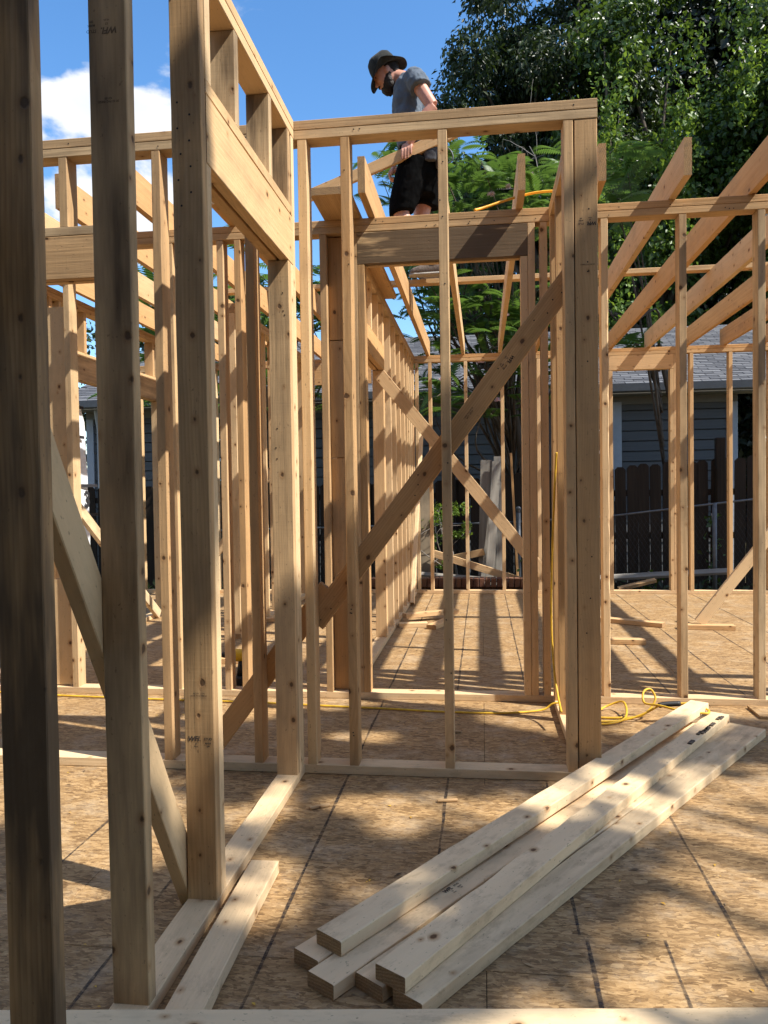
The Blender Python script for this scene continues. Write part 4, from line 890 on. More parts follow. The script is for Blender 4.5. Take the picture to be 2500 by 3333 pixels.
def big_trees():
    rng = np.random.default_rng(42)
    # vine covered tree, centre right
    c, r = blob(rng, (4.6, 19.5, 8.0), (3.4, 2.0, 5.4), 120, 0.5, 0.95, 0.5)
    def strands(n, x0, x1, z0, z1, y, Lmin, Lmax):
        C2 = []
        for _ in range(n):
            x, z = rng.uniform(x0, x1), rng.uniform(z0, z1); Lg = rng.uniform(Lmin, Lmax); yy = y+rng.uniform(-.5, .4)
            for q in np.arange(0, Lg, 0.17): C2.append((x+0.25*math.sin(q*1.3+x*5)+rng.normal()*.06, yy+rng.normal()*.1, z-q))
        return C2
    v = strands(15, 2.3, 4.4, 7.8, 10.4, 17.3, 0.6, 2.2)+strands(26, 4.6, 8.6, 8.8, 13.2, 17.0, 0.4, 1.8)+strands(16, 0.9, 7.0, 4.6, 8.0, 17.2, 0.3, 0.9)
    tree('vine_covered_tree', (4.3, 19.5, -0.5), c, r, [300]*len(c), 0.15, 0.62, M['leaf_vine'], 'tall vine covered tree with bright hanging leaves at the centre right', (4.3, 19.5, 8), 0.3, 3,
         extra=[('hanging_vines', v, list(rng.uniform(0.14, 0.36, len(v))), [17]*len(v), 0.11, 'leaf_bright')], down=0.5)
    # right tree
    c, r = blob(rng, (8.8, 18.6, 9.0), (3.6, 2.0, 5.6), 130, 0.5, 0.95, 0.5)
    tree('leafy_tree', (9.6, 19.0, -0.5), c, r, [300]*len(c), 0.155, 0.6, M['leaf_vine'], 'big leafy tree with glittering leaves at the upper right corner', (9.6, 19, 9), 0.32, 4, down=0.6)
    # dark tree, left of the mass, feathery overhang
    c, r = blob(rng, (1.75, 21.5, 10.8), (3.1, 2.2, 4.9), 125, 0.6, 1.1, 0.42)
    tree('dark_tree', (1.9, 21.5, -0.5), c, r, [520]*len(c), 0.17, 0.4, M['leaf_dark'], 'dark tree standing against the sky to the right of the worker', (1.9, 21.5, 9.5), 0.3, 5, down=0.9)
    # smaller grey green tree right behind the worker
    c, r = blob(rng, (0.0, 24.5, 8.6), (2.5, 1.8, 3.2), 70, 0.6, 1.0, 0.45)
    tree('round_tree', (-0.1, 24.5, -0.5), c, r, [420]*len(c), 0.16, 0.6, M['leaf_grey'], 'rounded grey green tree just right of the worker', (-0.1, 24.5, 7.5), 0.25, 6)
    # low wall of dark growth between the trunks
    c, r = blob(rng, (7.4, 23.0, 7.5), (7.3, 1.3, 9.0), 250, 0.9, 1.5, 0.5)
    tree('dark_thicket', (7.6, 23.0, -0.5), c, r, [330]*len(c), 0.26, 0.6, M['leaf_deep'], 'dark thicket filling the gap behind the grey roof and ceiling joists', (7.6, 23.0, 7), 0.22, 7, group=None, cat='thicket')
    c, r = blob(rng, (-9.5, 24.0, 4.0), (5.0, 2.0, 4.0), 95, 0.8, 1.2)
    tree('leafy_tree', (-9.0, 24.0, -0.5), c, r, [300]*len(c), 0.2, 0.6, M['leaf_dark'], 'low leafy tree far behind the left room', (-9, 24, 3), 0.25, 9)
    # the tree beside the house whose crown shades the near floor
    rng = np.random.default_rng(77)
    tt = 9.2; cen = Vector((1.5, -0.1, 0))-LDIR*tt
    c, r = blob(rng, cen, (4.2, 4.25, 1.9), 66, 0.45, 0.85, 0.55)
    l2, lr = blob(rng, Vector((-1.75, 1.25, 0))-LDIR*tt, (1.15, 0.85, 0.8), 26, 0.42, 0.7, 0.6); c += l2; r += lr
    l2, lr = blob(rng, Vector((-0.3, 3.05, 0))-LDIR*tt, (0.9, 0.45, 0.6), 14, 0.3, 0.5, 0.6); c += l2; r += lr
    tree('shade_tree', (cen.x+1, cen.y-0.5, -0.5), c, r, [520]*len(c), 0.2, 0.6, M['leaf_vine'], 'tree standing to the right of the house, its crown dappling the near floor', (cen.x+.5, cen.y-.3, cen.z-1), 0.2, 8, group=None,
         gaps=((0.22, 2.62, 0.42, 0.30), (-0.28, 2.56, 0.36, 0.24), (0.70, 2.15, 0.26, 0.45), (0.36, 1.72, 0.17, 0.2), (-0.62, 1.98, 0.14, 0.25), (-1.5, 2.65, 0.45, 0.25), (-1.15, 2.2, 0.3, 0.22), (-1.1, 1.85, 0.28, 0.15), (-0.5, 3.3, 0.3, 0.16), (0.2, 3.6, 0.3, 0.16), (0.85, 3.55, 0.3, 0.2), (0.1, 1.42, 0.3, 0.1), (-0.75, 2.6, 0.15, 0.3), (1.0, 2.9, 0.25, 0.2)))
big_trees()
def yard_tree():
    rng = np.random.default_rng(78); cen = Vector((1.3, 10.7, 0))-LDIR*10.4
    c, r = blob(rng, cen, (3.0, 1.7, 2.6), 70, 0.5, 0.9, 0.55)
    tree('yard_tree', (cen.x+.4, cen.y+.3, -0.5), c, r, [320]*len(c), 0.18, 0.6, M['leaf_vine'], 'tree beyond the right edge whose crown shades the picket fence', (cen.x+.2, cen.y+.1, cen.z-1), 0.28, 18, group=None)
yard_tree()
def added_tree_line():
    # unseen trees added round the near side to block sky light
    rng = np.random.default_rng(90); c = []; r = []
    for x, y in ((-11, -7), (-7.5, -9), (-4, -8), (-0.5, -9.5), (3, -8), (6.5, -9.5), (10, -8), (13.5, -5), (-13, -3), (-15, 1.5)):
        a, b2 = blob(rng, (x, y, 5.5), (2.3, 1.8, 5.2), 26, 0.8, 1.5, 0.5); c += a; r += b2
    P, Dd = clump_leaves(rng, c, r, [130]*len(c), 0.4); n = len(P)
    o = leaves('added_tree_line', P, rand_dirs(rng, n, 0, .5), Dd+rand_dirs(rng, n, .5), 0.42*(.6+.8*rng.random(n)), 0.62, M['leaf_dark']); tag(o, 'added dark trees behind the camera, blocking sky light from the near side', 'wood', kind='stuff')
added_tree_line()
def twigs(rng, specs, p, d, L, r, depth):
    n = 5; P = [p]
    for i in range(n):
        d = (d+rng.normal(size=3)*0.22); d /= np.linalg.norm(d); P.append(P[-1]+d*L/n)
    specs.append((P, list(np.linspace(r, r*.4, len(P)))))
    if depth:
        for k in range(3): twigs(rng, specs, P[rng.integers(2, n+1)], d+rng.normal(size=3)*0.7, L*.6, r*.55, depth-1)
def bare_branches():
    rng = np.random.default_rng(12)
    for k, (p, d, lab) in enumerate((((1.75, 16.9, 6.9), (-.3, 0, .6), 'bare pale twigs above the end of the top plate'), ((2.3, 16.9, 7.6), (.5, 0, .5), 'bare pale twigs in front of the hanging vines'), ((5.9, 16.8, 6.2), (.2, 0, .7), 'bare pale twigs above the right wall joists'))):
        specs = []
        for j in range(3): twigs(rng, specs, np.array(p)+rng.normal(size=3)*.2, np.array(d)+rng.normal(size=3)*.3, 1.6, 0.014, 2)
        tag(obj('bare_branch', tubes_mesh('bare_branch', specs, M['twig'], 4)), lab, 'branch', 'bare branches')
bare_branches()
def frond(rng, out, base, d, L, side=None):
    """bipinnate mimosa frond: rachis drooping from base, pairs of narrow pinnae"""
    d = d/np.linalg.norm(d); n = 13; p = base.copy()
    sd = np.cross(d, (0, 0, 1)); sd /= np.linalg.norm(sd)+1e-6
    for i in range(n):
        t = (i+1)/n; dd = d+np.array([0, 0, -0.75*t*t]); dd /= np.linalg.norm(dd); p = p+dd*L/n
        pl = L*0.42*math.sin(math.pi*(0.12+0.80*t))+0.02
        for s in (-1, 1):
            a = sd*s*0.85+dd*0.55+np.array([0, 0, -0.18]); a /= np.linalg.norm(a)
            out[0].append(p+a*pl*.5); out[1].append(a); out[2].append(np.cross(a, dd)*s); out[3].append(pl)
    out[4].append((base, p))
def mimosa(name, base, top, tips, label, seed, nf=7, L=0.46, blooms=(), group='mimosa trees'):
    rng = np.random.default_rng(seed); t = empty(name, base, label, 'tree', group); out = ([], [], [], [], [])
    for tip in tips:
        for k in range(nf):
            d = rng.normal(size=3); d[2] = abs(d[2])*.5+0.15; b0 = np.asarray(tip)+rng.normal(size=3)*np.array([.22, .22, .14]); frond(rng, out, b0, d, L*rng.uniform(.7, 1.25))
    leaves('crown', np.array(out[0]), np.array(out[1]), np.array(out[2]), np.array(out[3]), 0.20, M['leaf_mimosa'], t, 0.05)
    specs = limb_paths(rng, base, tips, top, 0.07)
    obj('trunk', tubes_mesh('trunk', specs, M['bark'], 6), None, t)
    for bpos in blooms:
        n = 70; d = rng.normal(size=(n, 3)); d[:, 2] = np.abs(d[:, 2]); d /= np.linalg.norm(d, axis=1, keepdims=True)
        leaves('blossom', np.asarray(bpos)+d*0.028, d, rng.normal(size=(n, 3)), np.full(n, 0.055), 0.14, M['bloom'], t, 0.0)
def mimosas():
    rng = np.random.default_rng(31)
    # main mimosa between far wall and fence, seen through the corridor and above the wall
    def spread(n, x0, x1, y0, y1, z0, z1): return [np.array([rng.uniform(x0, x1), rng.uniform(y0, y1), rng.uniform(z0, z1)]) for _ in range(n)]
    tips = spread(40, -0.75, 0.9, 8.9, 10.4, 2.0, 3.7)+spread(24, -0.5, 1.05, 9.2, 10.4, 4.2, 5.0)+spread(10, -1.3, -.4, 9, 10, 4.3, 5.2)
    mimosa('mimosa_tree', (0.5, 10.9, -0.5), (0.4, 10.6, 2.6), tips, 'feathery mimosa tree with pink blooms seen through the corridor', 51, 8, 0.32,
           blooms=[(-0.62, 9.0, 5.12), (0.15, 9.3, 4.55), (0.35, 9.3, 4.62), (0.62, 9.4, 4.78), (0.05, 9.1, 4.2), (0.0, 9.1, 2.55), (0.3, 9.2, 3.1), (0.62, 9.3, 2.9), (0.2, 9.1, 2.1), (-0.45, 9.1, 2.35), (0.75, 9.2, 2.35), (1.0, 9.3, 4.85), (-0.2, 9.2, 4.0), (1.2, 9.3, 3.1)])
    tips = spread(5, 1.5, 2.0, 9.8, 10.4, 4.6, 5.1)+spread(3, 1.6, 1.95, 9.6, 10.2, 2.7, 2.95)
    mimosa('mimosa_tree', (2.6, 11.2, -0.5), (2.4, 10.9, 3.0), tips, 'small mimosa with fern-like fronds just right of the corner post', 52, 6, 0.5)
    tips = spread(30, -4.4, -1.6, 9.2, 11.0, 2.2, 4.0)
    mimosa('mimosa_tree', (-3.0, 11.0, -0.5), (-3.0, 10.8, 2.6), tips, 'mimosa tree seen between the near left studs', 53, 6, 0.5, blooms=[(-1.9, 9.4, 3.9)])
mimosas()
def low_plants():
    rng = np.random.default_rng(61)
    t = empty('shrub', (-0.35, 9.0, -0.5), 'small leafy shrub lit by the sun before the chain link fence', 'shrub')
    c, r = blob(rng, (-0.40, 8.95, 0.62), (0.26, 0.12, 0.42), 16, 0.07, 0.13); P, Dd = clump_leaves(rng, c, r, [46]*16); n = len(P)
    leaves('foliage', P, rand_dirs(rng, n), Dd+rand_dirs(rng, n, .6), 0.045*(.6+.8*rng.random(n)), 0.55, M['leaf_bright'], t)
    obj('stem', tubes_mesh('stem', limb_paths(rng, (-0.35, 9.0, -0.5), c[:8], (-0.38, 8.97, 0.5), 0.02), M['twig'], 5), None, t)
    for x, y, h, lab in ((2.72, 9.6, 0.75, 'thin creeper with small leaves climbing the chain link post'), (1.86, 9.0, 0.12, 'little green weed under the picket fence'), (0.52, 8.6, 0.45, 'green leafy weed just beyond the corridor end')):
        t = empty('weed', (x, y, -0.5), lab, 'weed'); n = int(60*h+24)
        P = np.stack([x+rng.normal(size=n)*.05, y+rng.normal(size=n)*.04, rng.uniform(-0.4 if h > .3 else -.2, h, n)], 1)
        leaves('foliage', P, rand_dirs(rng, n, 0.3), rand_dirs(rng, n, .8), 0.075*(.6+.8*rng.random(n)), 0.6, M['leaf_vine'], t)
        obj('stem', tubes_mesh('stem', [(catmull([(x, y, -0.5), (x+.02, y, h*.4), (x-.01, y, h)], 4), 0.006)], M['twig'], 5), None, t)
    # undergrowth at the foot of the fence
    n = 5200; P = np.stack([rng.uniform(-5, 6, n), rng.uniform(8.7, 10.1, n), -0.5+rng.random(n)**2*0.42], 1)
    o = leaves('undergrowth', P, rand_dirs(rng, n, 1.0), rand_dirs(rng, n, .5), 0.09*(.5+rng.random(n)), 0.5, M['leaf_dark']); tag(o, 'low dark undergrowth along the foot of the fence', 'undergrowth', kind='stuff')
low_plants()
def debris():
    rng = np.random.default_rng(71); n = 900
    P = np.stack([rng.uniform(-1.8, 1.8, n), rng.uniform(1.3, 7.8, n), np.full(n, 0.0022)], 1); A = np.stack([rng.normal(size=n), rng.normal(size=n), rng.normal(size=n)*.03], 1)
    Nn = np.stack([rng.normal(size=n)*.1, rng.normal(size=n)*.1, np.ones(n)], 1)
    o = leaves('wood_chips', P, A, Nn, 0.008+0.022*rng.random(n)**3, 0.3, M['chips'], None, 0.05); tag(o, 'scattered splinters and chips on the floor', 'wood chips', kind='stuff')
    n = 170; P = np.stack([rng.uniform(-1.8, 1.6, n), rng.uniform(1.4, 4.0, n), np.full(n, 0.003)], 1); A = np.stack([rng.normal(size=n), rng.normal(size=n), rng.normal(size=n)*.05], 1)
    o = leaves('fallen_leaflets', P, A, np.tile((0, 0, 1.0), (n, 1)), 0.008+0.008*rng.random(n), 0.5, M['yellowleaf'], None, 0.1); tag(o, 'tiny yellow leaflets scattered over the floor', 'leaves', kind='stuff')
    for x, y, a, lab in ((-0.14, 3.40, 0.1, 'small grey splinter on the closet floor'), (-0.13, 2.64, 0.2, 'dark bark chip on the floor by the marker line'), (-0.56, 2.55, 0.5, 'dark bark chip near the left wall plate')):
        o = tag(dboard('wood_splinter', (x-.035*math.cos(a), y-.035*math.sin(a), 0.006), (x+.035*math.cos(a), y+.035*math.sin(a), 0.006), (0, 1, 0), 0.014, 0.008, stain=0.6), lab, 'splinter')
debris()

# ------------------------------------------------------------------ the worker
MO = Vector((-0.42, 5.90, BEAM_Z+T2))
def ring_loft(rings, n=20):
    """rings: (centre, side vector, front vector, half side, half front) -> closed verts/faces"""
    V = []; Fc = []
    for c, sx, fx, a, b2 in rings:
        for k in range(n):
            t = 2*math.pi*k/n; ca, sa = math.cos(t), math.sin(t)
            q = 0.8; x = math.copysign(abs(ca)**q, ca); y = math.copysign(abs(sa)**q, sa)
            V.append(Vector(c)+Vector(sx)*x*a+Vector(fx)*y*b2)
    for i in range(len(rings)-1):
        for k in range(n): a = i*n+k; b2 = i*n+(k+1) % n; Fc.append((a, b2, b2+n, a+n))
    Fc.append(tuple(range(n-1, -1, -1))); Fc.append(tuple((len(rings)-1)*n+k for k in range(n)))
    return V, Fc
def ball(c, r, n=12):
    bm = bmesh.new(); bmesh.ops.create_uvsphere(bm, u_segments=n, v_segments=n, radius=1)
    rr = r if hasattr(r, '__len__') else (r, r, r)
    V = [Vector((v.co.x*rr[0], v.co.y*rr[1], v.co.z*rr[2]))+Vector(c) for v in bm.verts]; bm.verts.index_update()
    Fc = [tuple(v.index for v in f.verts) for f in bm.faces]; bm.free(); return V, Fc
def fuse(name, parts, voxel, mat, parent, smooth=6, disp=None):
    V = []; Fc = []
    for v, f in parts: o = len(V); V += list(v); Fc += [tuple(k+o for k in q) for q in f]
    me = mesh(name+'_raw', V, Fc)
    bm = bmesh.new(); bm.from_mesh(me); bmesh.ops.recalc_face_normals(bm, faces=bm.faces); bm.to_mesh(me); bm.free()
    o = bpy.data.objects.new('tmp_fuse', me); COL.objects.link(o)
    m = o.modifiers.new('r', 'REMESH'); m.mode = 'VOXEL'; m.voxel_size = voxel; m.use_smooth_shade = True
    s = o.modifiers.new('s', 'SMOOTH'); s.iterations = smooth; s.factor = 0.5
    if disp:
        tx = bpy.data.textures.new(name+'_folds', 'CLOUDS'); tx.noise_scale = disp[1]
        dm = o.modifiers.new('d', 'DISPLACE'); dm.texture = tx; dm.strength = disp[0]; dm.mid_level = 0.5; dm.texture_coords = 'LOCAL'
    dg = bpy.context.evaluated_depsgraph_get(); me2 = bpy.data.meshes.new_from_object(o.evaluated_get(dg)); bpy.data.objects.remove(o); bpy.data.meshes.remove(me)
    me2.name = name; me2.materials.clear(); me2.materials.append(mat); me2.polygons.foreach_set('use_smooth', [True]*len(me2.polygons))
    ob = bpy.data.objects.new(name, me2); COL.objects.link(ob); ob.parent = parent; return ob
def worker():
    man = empty('person', MO, 'bearded worker in dark bucket hat, grey T-shirt and black shorts standing on the joists', 'person')
    SY = (0, 1, 0); FX = (-1, 0, 0)
    def seg(P, r, n=12): return tube_geo(catmull(P, 5), list(np.interp(np.linspace(0, 1, 5*(len(P)-1)+1), np.linspace(0, 1, len(r)), r)), n)
    # head frame
    hc = Vector((-0.262, 0, 1.562)); f = Vector((-0.84, 0, -0.545)).normalized(); u = Vector((-0.545, 0, 0.84)).normalized(); s = Vector((0, 1, 0))
    def hp(a, b2, c=0.0): return hc+f*a+u*b2+s*c
    head = ring_loft([(hp(0.030, -0.112), s, f, 0.022, 0.030), (hp(0.024, -0.100), s, f, 0.045, 0.055), (hp(0.012, -0.070), s, f, 0.060, 0.075), (hp(0.002, -0.03), s, f, 0.068, 0.088), (hp(-0.004, 0.02), s, f, 0.074, 0.096), (hp(-0.008, 0.07), s, f, 0.072, 0.092), (hp(-0.010, 0.105), s, f, 0.05, 0.062), (hp(-0.010, 0.122), s, f, 0.018, 0.022)], 24)
    nose = ring_loft([(hp(0.086, 0.018), s, f, 0.008, 0.010), (hp(0.097, -0.008), s, f, 0.010, 0.012), (hp(0.107, -0.028), s, f, 0.014, 0.015), (hp(0.095, -0.040), s, f, 0.013, 0.012)], 12)
    brow = tube_geo([hp(0.076, 0.030, -0.042), hp(0.090, 0.034, -0.02), hp(0.092, 0.032, 0), hp(0.090, 0.034, 0.02), hp(0.076, 0.030, 0.042)], 0.010, 8)
    cheeks = [ball(hp(0.066, -0.022, q*0.036), 0.022) for q in (-1, 1)]
    lips = [ball(hp(0.090, -0.064), (0.010, 0.022, 0.008)), ball(hp(0.086, -0.078), (0.010, 0.02, 0.008))]
    ears = [ball(hp(-0.012, -0.006, q*0.076), (0.016, 0.010, 0.030)) for q in (-1, 1)]
    neck = tube_geo([(-0.085, 0, 1.46), (-0.125, 0, 1.515), hp(-0.045, -0.06), hp(-0.03, -0.01)], [0.066, 0.060, 0.056, 0.055], 16)
    torso = ring_loft([((-0.02, 0, 0.84), SY, FX, 0.13, 0.10), ((-0.05, 0, 1.0), SY, FX, 0.14, 0.095), ((-0.105, 0, 1.2), SY, FX, 0.145, 0.09), ((-0.10, 0, 1.38), SY, FX, 0.165, 0.095), ((-0.085, 0, 1.46), SY, FX, 0.14, 0.07), ((-0.085, 0, 1.50), SY, FX, 0.07, 0.05)])
    # near (left) arm, bent, hand on the board
    arm1 = seg([(-0.045, -0.165, 1.425), (0.0, -0.205, 1.35), (0.080, -0.235, 1.21), (0.100, -0.24, 1.18)], [0.058, 0.052, 0.046, 0.044])
    fore1 = seg([(0.100, -0.24, 1.18), (0.03, -0.245, 1.09), (-0.045, -0.235, 0.975), (-0.075, -0.23, 0.930)], [0.044, 0.043, 0.030, 0.026])
    palm1 = ball((-0.090, -0.228, 0.912), (0.044, 0.020, 0.026))
    fing = []
    for k, (x, L) in enumerate(((-0.126, 0.058), (-0.104, 0.068), (-0.082, 0.066), (-0.061, 0.052))):
        zt = 0.896+0.36*(x+0.09)
        fing.append(seg([(x+0.006, -0.226, zt+0.012), (x, -0.247, zt-0.004), (x-0.002, -0.2475, zt-0.034), (x-0.002, -0.243, zt-0.012-L)], [0.0105, 0.0102, 0.0095, 0.0075], 8))
    thumb1 = seg([(-0.122, -0.215, 0.905), (-0.140, -0.190, 0.885), (-0.140, -0.180, 0.855)], [0.013, 0.0115, 0.009], 8)
    # far (right) arm hanging in front
    arm2 = seg([(-0.055, 0.165, 1.46), (-0.035, 0.21, 1.38), (-0.04, 0.235, 1.22)], [0.058, 0.050, 0.043])
    fore2 = seg([(-0.04, 0.235, 1.22), (-0.12, 0.225, 1.09), (-0.205, 0.20, 0.985)], [0.043, 0.040, 0.026])
    palm2 = ball((-0.236, 0.195, 0.937), (0.026, 0.020, 0.045)); fing2 = []
    for k in range(4):
        yy = 0.165+0.019*k; fing2.append(seg([(-0.253, yy, 0.92), (-0.271, yy, 0.885), (-0.259, yy, 0.85), (-0.236, yy, 0.853)], [0.0105, 0.010, 0.0095, 0.008], 8))
    thumb2 = seg([(-0.226, 0.172, 0.945), (-0.243, 0.155, 0.905), (-0.253, 0.155, 0.875)], [0.013, 0.011, 0.009], 8)
    # legs
    leg1 = seg([(-0.02, -0.09, 0.88), (-0.10, -0.10, 0.66), (-0.155, -0.10, 0.48), (-0.09, -0.10, 0.37), (0.00, -0.10, 0.23), (0.075, -0.10, 0.10), (0.08, -0.10, 0.05)], [0.10, 0.082, 0.062, 0.060, 0.050, 0.036, 0.036], 14)
    leg2 = seg([(0.02, 0.09, 0.88), (0.01, 0.10, 0.70), (-0.015, 0.10, 0.52), (0.03, 0.10, 0.38), (0.09, 0.10, 0.24), (0.14, 0.10, 0.10), (0.14, 0.10, 0.05)], [0.10, 0.082, 0.062, 0.060, 0.052, 0.036, 0.036], 14)
    body = fuse('body', [head, nose, brow, neck, torso, arm1, fore1, palm1, thumb1, arm2, fore2, palm2, thumb2, leg1, leg2]+cheeks+lips+ears+fing+fing2, 0.0055, M['skin'], man, 3)
    # eyes
    for q in (-1, 1):
        v, fc = ball(hp(0.078, 0.012, q*0.031), 0.0105); o = obj('eye', mesh('eye', v, fc, M['hair'], True)); o.parent = man
    # beard and hair
    rng = np.random.default_rng(5)
    bp = [ball(hp(0.052, -0.105), (0.050, 0.052, 0.040)), ball(hp(0.030, -0.085, -0.034), (0.046, 0.030, 0.044)), ball(hp(0.030, -0.085, 0.034), (0.046, 0.03, 0.044)), ball(hp(0.075, -0.092), (0.026, 0.034, 0.026)), ball(hp(0.098, -0.052), (0.010, 0.026, 0.008)),
          ball(hp(0.004, -0.045, -0.060), (0.024, 0.014, 0.05)), ball(hp(0.004, -0.045, 0.060), (0.024, 0.014, 0.05)), ball(hp(0.020, -0.065, -0.055), (0.035, 0.016, 0.035)), ball(hp(0.02, -0.065, 0.055), (0.035, 0.016, 0.035))]
    for k in range(26):
        d = rng.normal(size=3); d /= np.linalg.norm(d); bp.append(ball(hp(0.045, -0.105)+Vector(d)*0.038, 0.013, 8))
    fuse('beard', bp, 0.005, M['hair'], man, 2, (0.010, 0.012))
    fuse('hair', [ball(hp(-0.030, 0.03), (0.088, 0.080, 0.086)), ball(hp(-0.055, -0.02), (0.045, 0.068, 0.05))], 0.006, M['hair'], man, 2, (0.008, 0.015))
    # shirt
    st = ring_loft([((-0.045, 0, 0.975), SY, FX, 0.170, 0.135), ((-0.062, 0, 1.06), SY, FX, 0.168, 0.125), ((-0.105, 0, 1.20), SY, FX, 0.168, 0.112), ((-0.108, 0, 1.33), SY, FX, 0.182, 0.112), ((-0.095, 0, 1.42), SY, FX, 0.188, 0.105), ((-0.085, 0, 1.475), SY, FX, 0.165, 0.085), ((-0.095, 0, 1.51), SY, FX, 0.095, 0.066), ((-0.105, 0, 1.53), SY, FX, 0.072, 0.058)], 28)
    sl1 = seg([(-0.06, -0.13, 1.45), (-0.035, -0.18, 1.425), (-0.008, -0.212, 1.37), (0.010, -0.222, 1.33)], [0.062, 0.076, 0.080, 0.082], 16); sl2 = seg([(-0.06, 0.13, 1.485), (-0.045, 0.175, 1.46), (-0.035, 0.215, 1.39), (-0.032, 0.225, 1.34)], [0.062, 0.074, 0.076, 0.076], 16)
    sh = fuse('t_shirt', [st, sl1, sl2], 0.008, M['shirt'], man, 2, (0.026, 0.06))
    # shorts
    shp = [ring_loft([((0.00, 0, 0.62), SY, FX, 0.12, 0.10), ((-0.005, 0, 0.74), SY, FX, 0.17, 0.15), ((0.0, 0, 0.88), SY, FX, 0.178, 0.155), ((-0.03, 0, 1.00), SY, FX, 0.165, 0.135), ((-0.045, 0, 1.03), SY, FX, 0.160, 0.128)], 24),
           seg([(-0.03, -0.09, 0.86), (-0.095, -0.10, 0.68), (-0.148, -0.10, 0.52), (-0.148, -0.10, 0.475)], [0.135, 0.120, 0.098, 0.096], 18), seg([(0.03, 0.09, 0.86), (0.03, 0.10, 0.72), (0.01, 0.10, 0.585)], [0.13, 0.118, 0.105], 18)]
    fuse('shorts', shp, 0.009, M['shorts'], man, 2, (0.014, 0.07))
    # tool belt
    bl = empty('tmp', (0, 0, 0), None, None); bpy.data.objects.remove(bl)
    V = []; Fc = []; n = 36
    for k in range(n):
        a = 2*math.pi*k/n
        for dz in (-0.026, 0.026): V.append((-0.035+0.150*math.cos(a), 0.185*math.sin(a), 0.985+dz+0.03*math.cos(a)*-1))
    for k in range(n): a = 2*k; b2 = 2*((k+1) % n); Fc.append((a, b2, b2+1, a+1))
    belt = obj('tool_belt', mesh('tool_belt', V, Fc, M['belt'])); belt.parent = man
    for nm, c, d in (('pouch', (0.075, -0.185, 0.90), (0.055, 0.030, 0.085)), ('pouch', (0.135, -0.10, 0.88), (0.035, 0.07, 0.10)), ('pouch', (0.125, 0.09, 0.88), (0.035, 0.06, 0.09))):
        o = fuse(nm, [ring_loft([((c[0], c[1], c[2]-d[2]), SY, FX, d[1]*.8, d[0]*.8), ((c[0], c[1], c[2]-d[2]*.4), SY, FX, d[1], d[0]), ((c[0], c[1], c[2]+d[2]), SY, FX, d[1]*1.05, d[0]*1.05)], 16)], 0.008, M['belt'], belt, 2, (0.008, 0.05))
    o = obj('hammer_loop', tubes_mesh('hammer_loop', [(catmull([(0.15, -0.13, 0.95), (0.22, -0.14, 0.90), (0.235, -0.14, 0.83), (0.17, -0.13, 0.80)], 5), 0.005)], M['galv'], 6)); o.parent = belt
    # hat
    def brim(phi):
        lift = -0.010-0.052*max(0, math.cos(phi))**1.5-0.035*max(0, -math.cos(phi))+0.034*(abs(math.sin(phi))**3)
        return lift+0.006*math.sin(5*phi)
    V = []; Fc = []; n = 48
    prof = [(1.02, 0.028, 1.0), (1.03, 0.045, 0), (1.00, 0.085, 0), (0.90, 0.125, 0), (0.66, 0.150, 0), (0.30, 0.158, 0), (0.02, 0.159, 0)]
    rows = []
    for j, t in enumerate((1.0, 0.8, 0.6, 0.4, 0.2, 0.0)):
        row2 = []
        for k in range(n):
            ph = 2*math.pi*k/n; rx, ry = 0.108+0.060*t, 0.088+0.064*t
            row2.append(hp(-0.008+rx*math.cos(ph), 0.028+brim(ph)*t**1.3, -ry*math.sin(ph)))
        rows.append(row2)
    for a, h, _ in prof:
        rows.append([hp(-0.008+0.108*a*math.cos(2*math.pi*k/n)-0.02*(h-0.03)*2, h+0.004*math.sin(3*2*math.pi*k/n), -0.088*a*math.sin(2*math.pi*k/n)) for k in range(n)])
    for r2 in rows: V += r2
    for j in range(len(rows)-1):
        for k in range(n): Fc.append((j*n+k, j*n+(k+1) % n, (j+1)*n+(k+1) % n, (j+1)*n+k))
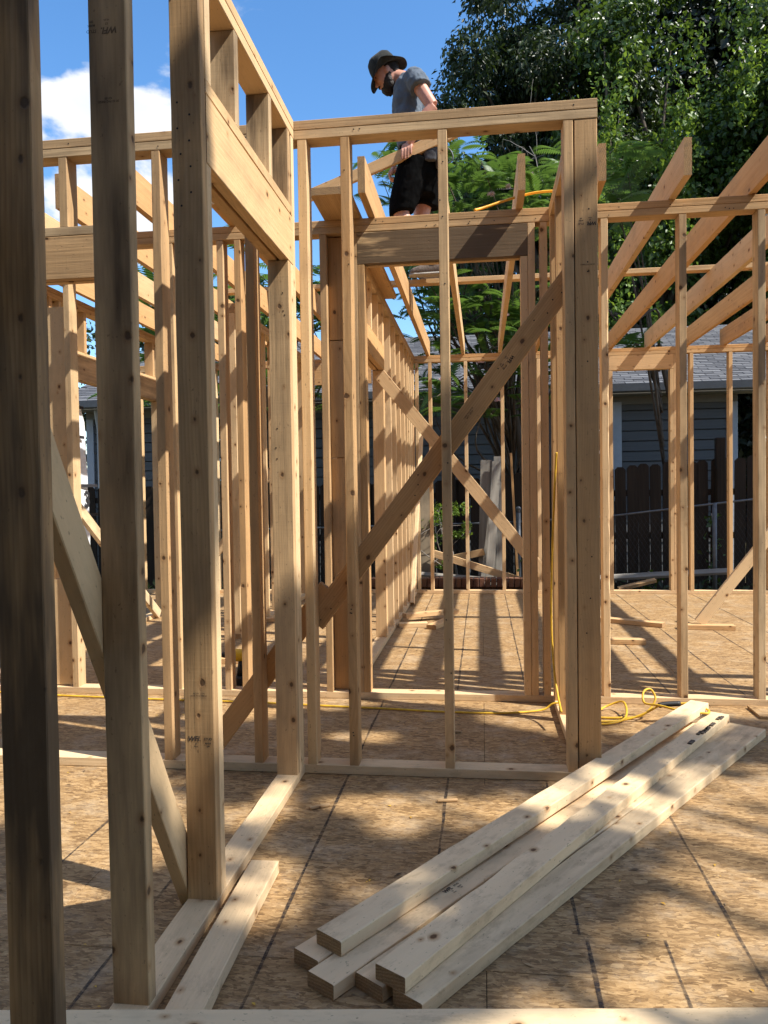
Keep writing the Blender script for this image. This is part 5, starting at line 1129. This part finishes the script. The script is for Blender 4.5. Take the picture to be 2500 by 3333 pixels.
    hat = obj('bucket_hat', mesh('bucket_hat', V, Fc, M['hat'], True)); hat.parent = man
    so = hat.modifiers.new('thick', 'SOLIDIFY'); so.thickness = 0.004
    # shoes
    for (ax, ay) in ((0.06, -0.10), (0.125, 0.10)):
        up = [ring_loft([((ax-0.155, ay, 0.028), SY, (0, 0, 1), 0.030, 0.020), ((ax-0.13, ay, 0.036), SY, (0, 0, 1), 0.044, 0.030), ((ax-0.08, ay, 0.045), SY, (0, 0, 1), 0.048, 0.036), ((ax-0.03, ay, 0.056), SY, (0, 0, 1), 0.042, 0.048), ((ax+0.03, ay, 0.062), SY, (0, 0, 1), 0.038, 0.052), ((ax+0.075, ay, 0.058), SY, (0, 0, 1), 0.036, 0.048), ((ax+0.092, ay, 0.05), SY, (0, 0, 1), 0.026, 0.034)], 16),
              tube_geo([(ax+0.01, ay, 0.08), (ax+0.025, ay, 0.125)], [0.046, 0.044], 14)]
        shoe = fuse('shoe', up, 0.006, M['shoe'], man, 3)
        so = fuse('shoe_sole', [ring_loft([((ax-0.162, ay, 0.012), SY, (0, 0, 1), 0.028, 0.011), ((ax-0.12, ay, 0.013), SY, (0, 0, 1), 0.047, 0.013), ((ax-0.03, ay, 0.014), SY, (0, 0, 1), 0.042, 0.014), ((ax+0.07, ay, 0.015), SY, (0, 0, 1), 0.040, 0.015), ((ax+0.10, ay, 0.015), SY, (0, 0, 1), 0.026, 0.014)], 16)], 0.005, M['sole'], shoe, 1)
        o = obj('laces', tubes_mesh('laces', [([(ax-0.055+0.018*k, ay-0.03, 0.082+0.010*k), (ax-0.060+0.018*k, ay, 0.096+0.010*k), (ax-0.055+0.018*k, ay+0.03, 0.082+0.010*k)], 0.0035) for k in range(4)], M['lace'], 5)); o.parent = shoe
    return man
worker()
hb0, hb1 = MO+Vector((-0.83, -0.205, 0.610)), MO+Vector((0.27, -0.205, 1.005))
tag(dboard('carried_board', hb0, hb1, (0.3, 0, -1), W4, T2, None, 0.02, 0.1, hero=True), 'board held at a slant in the worker\'s hand', 'board')
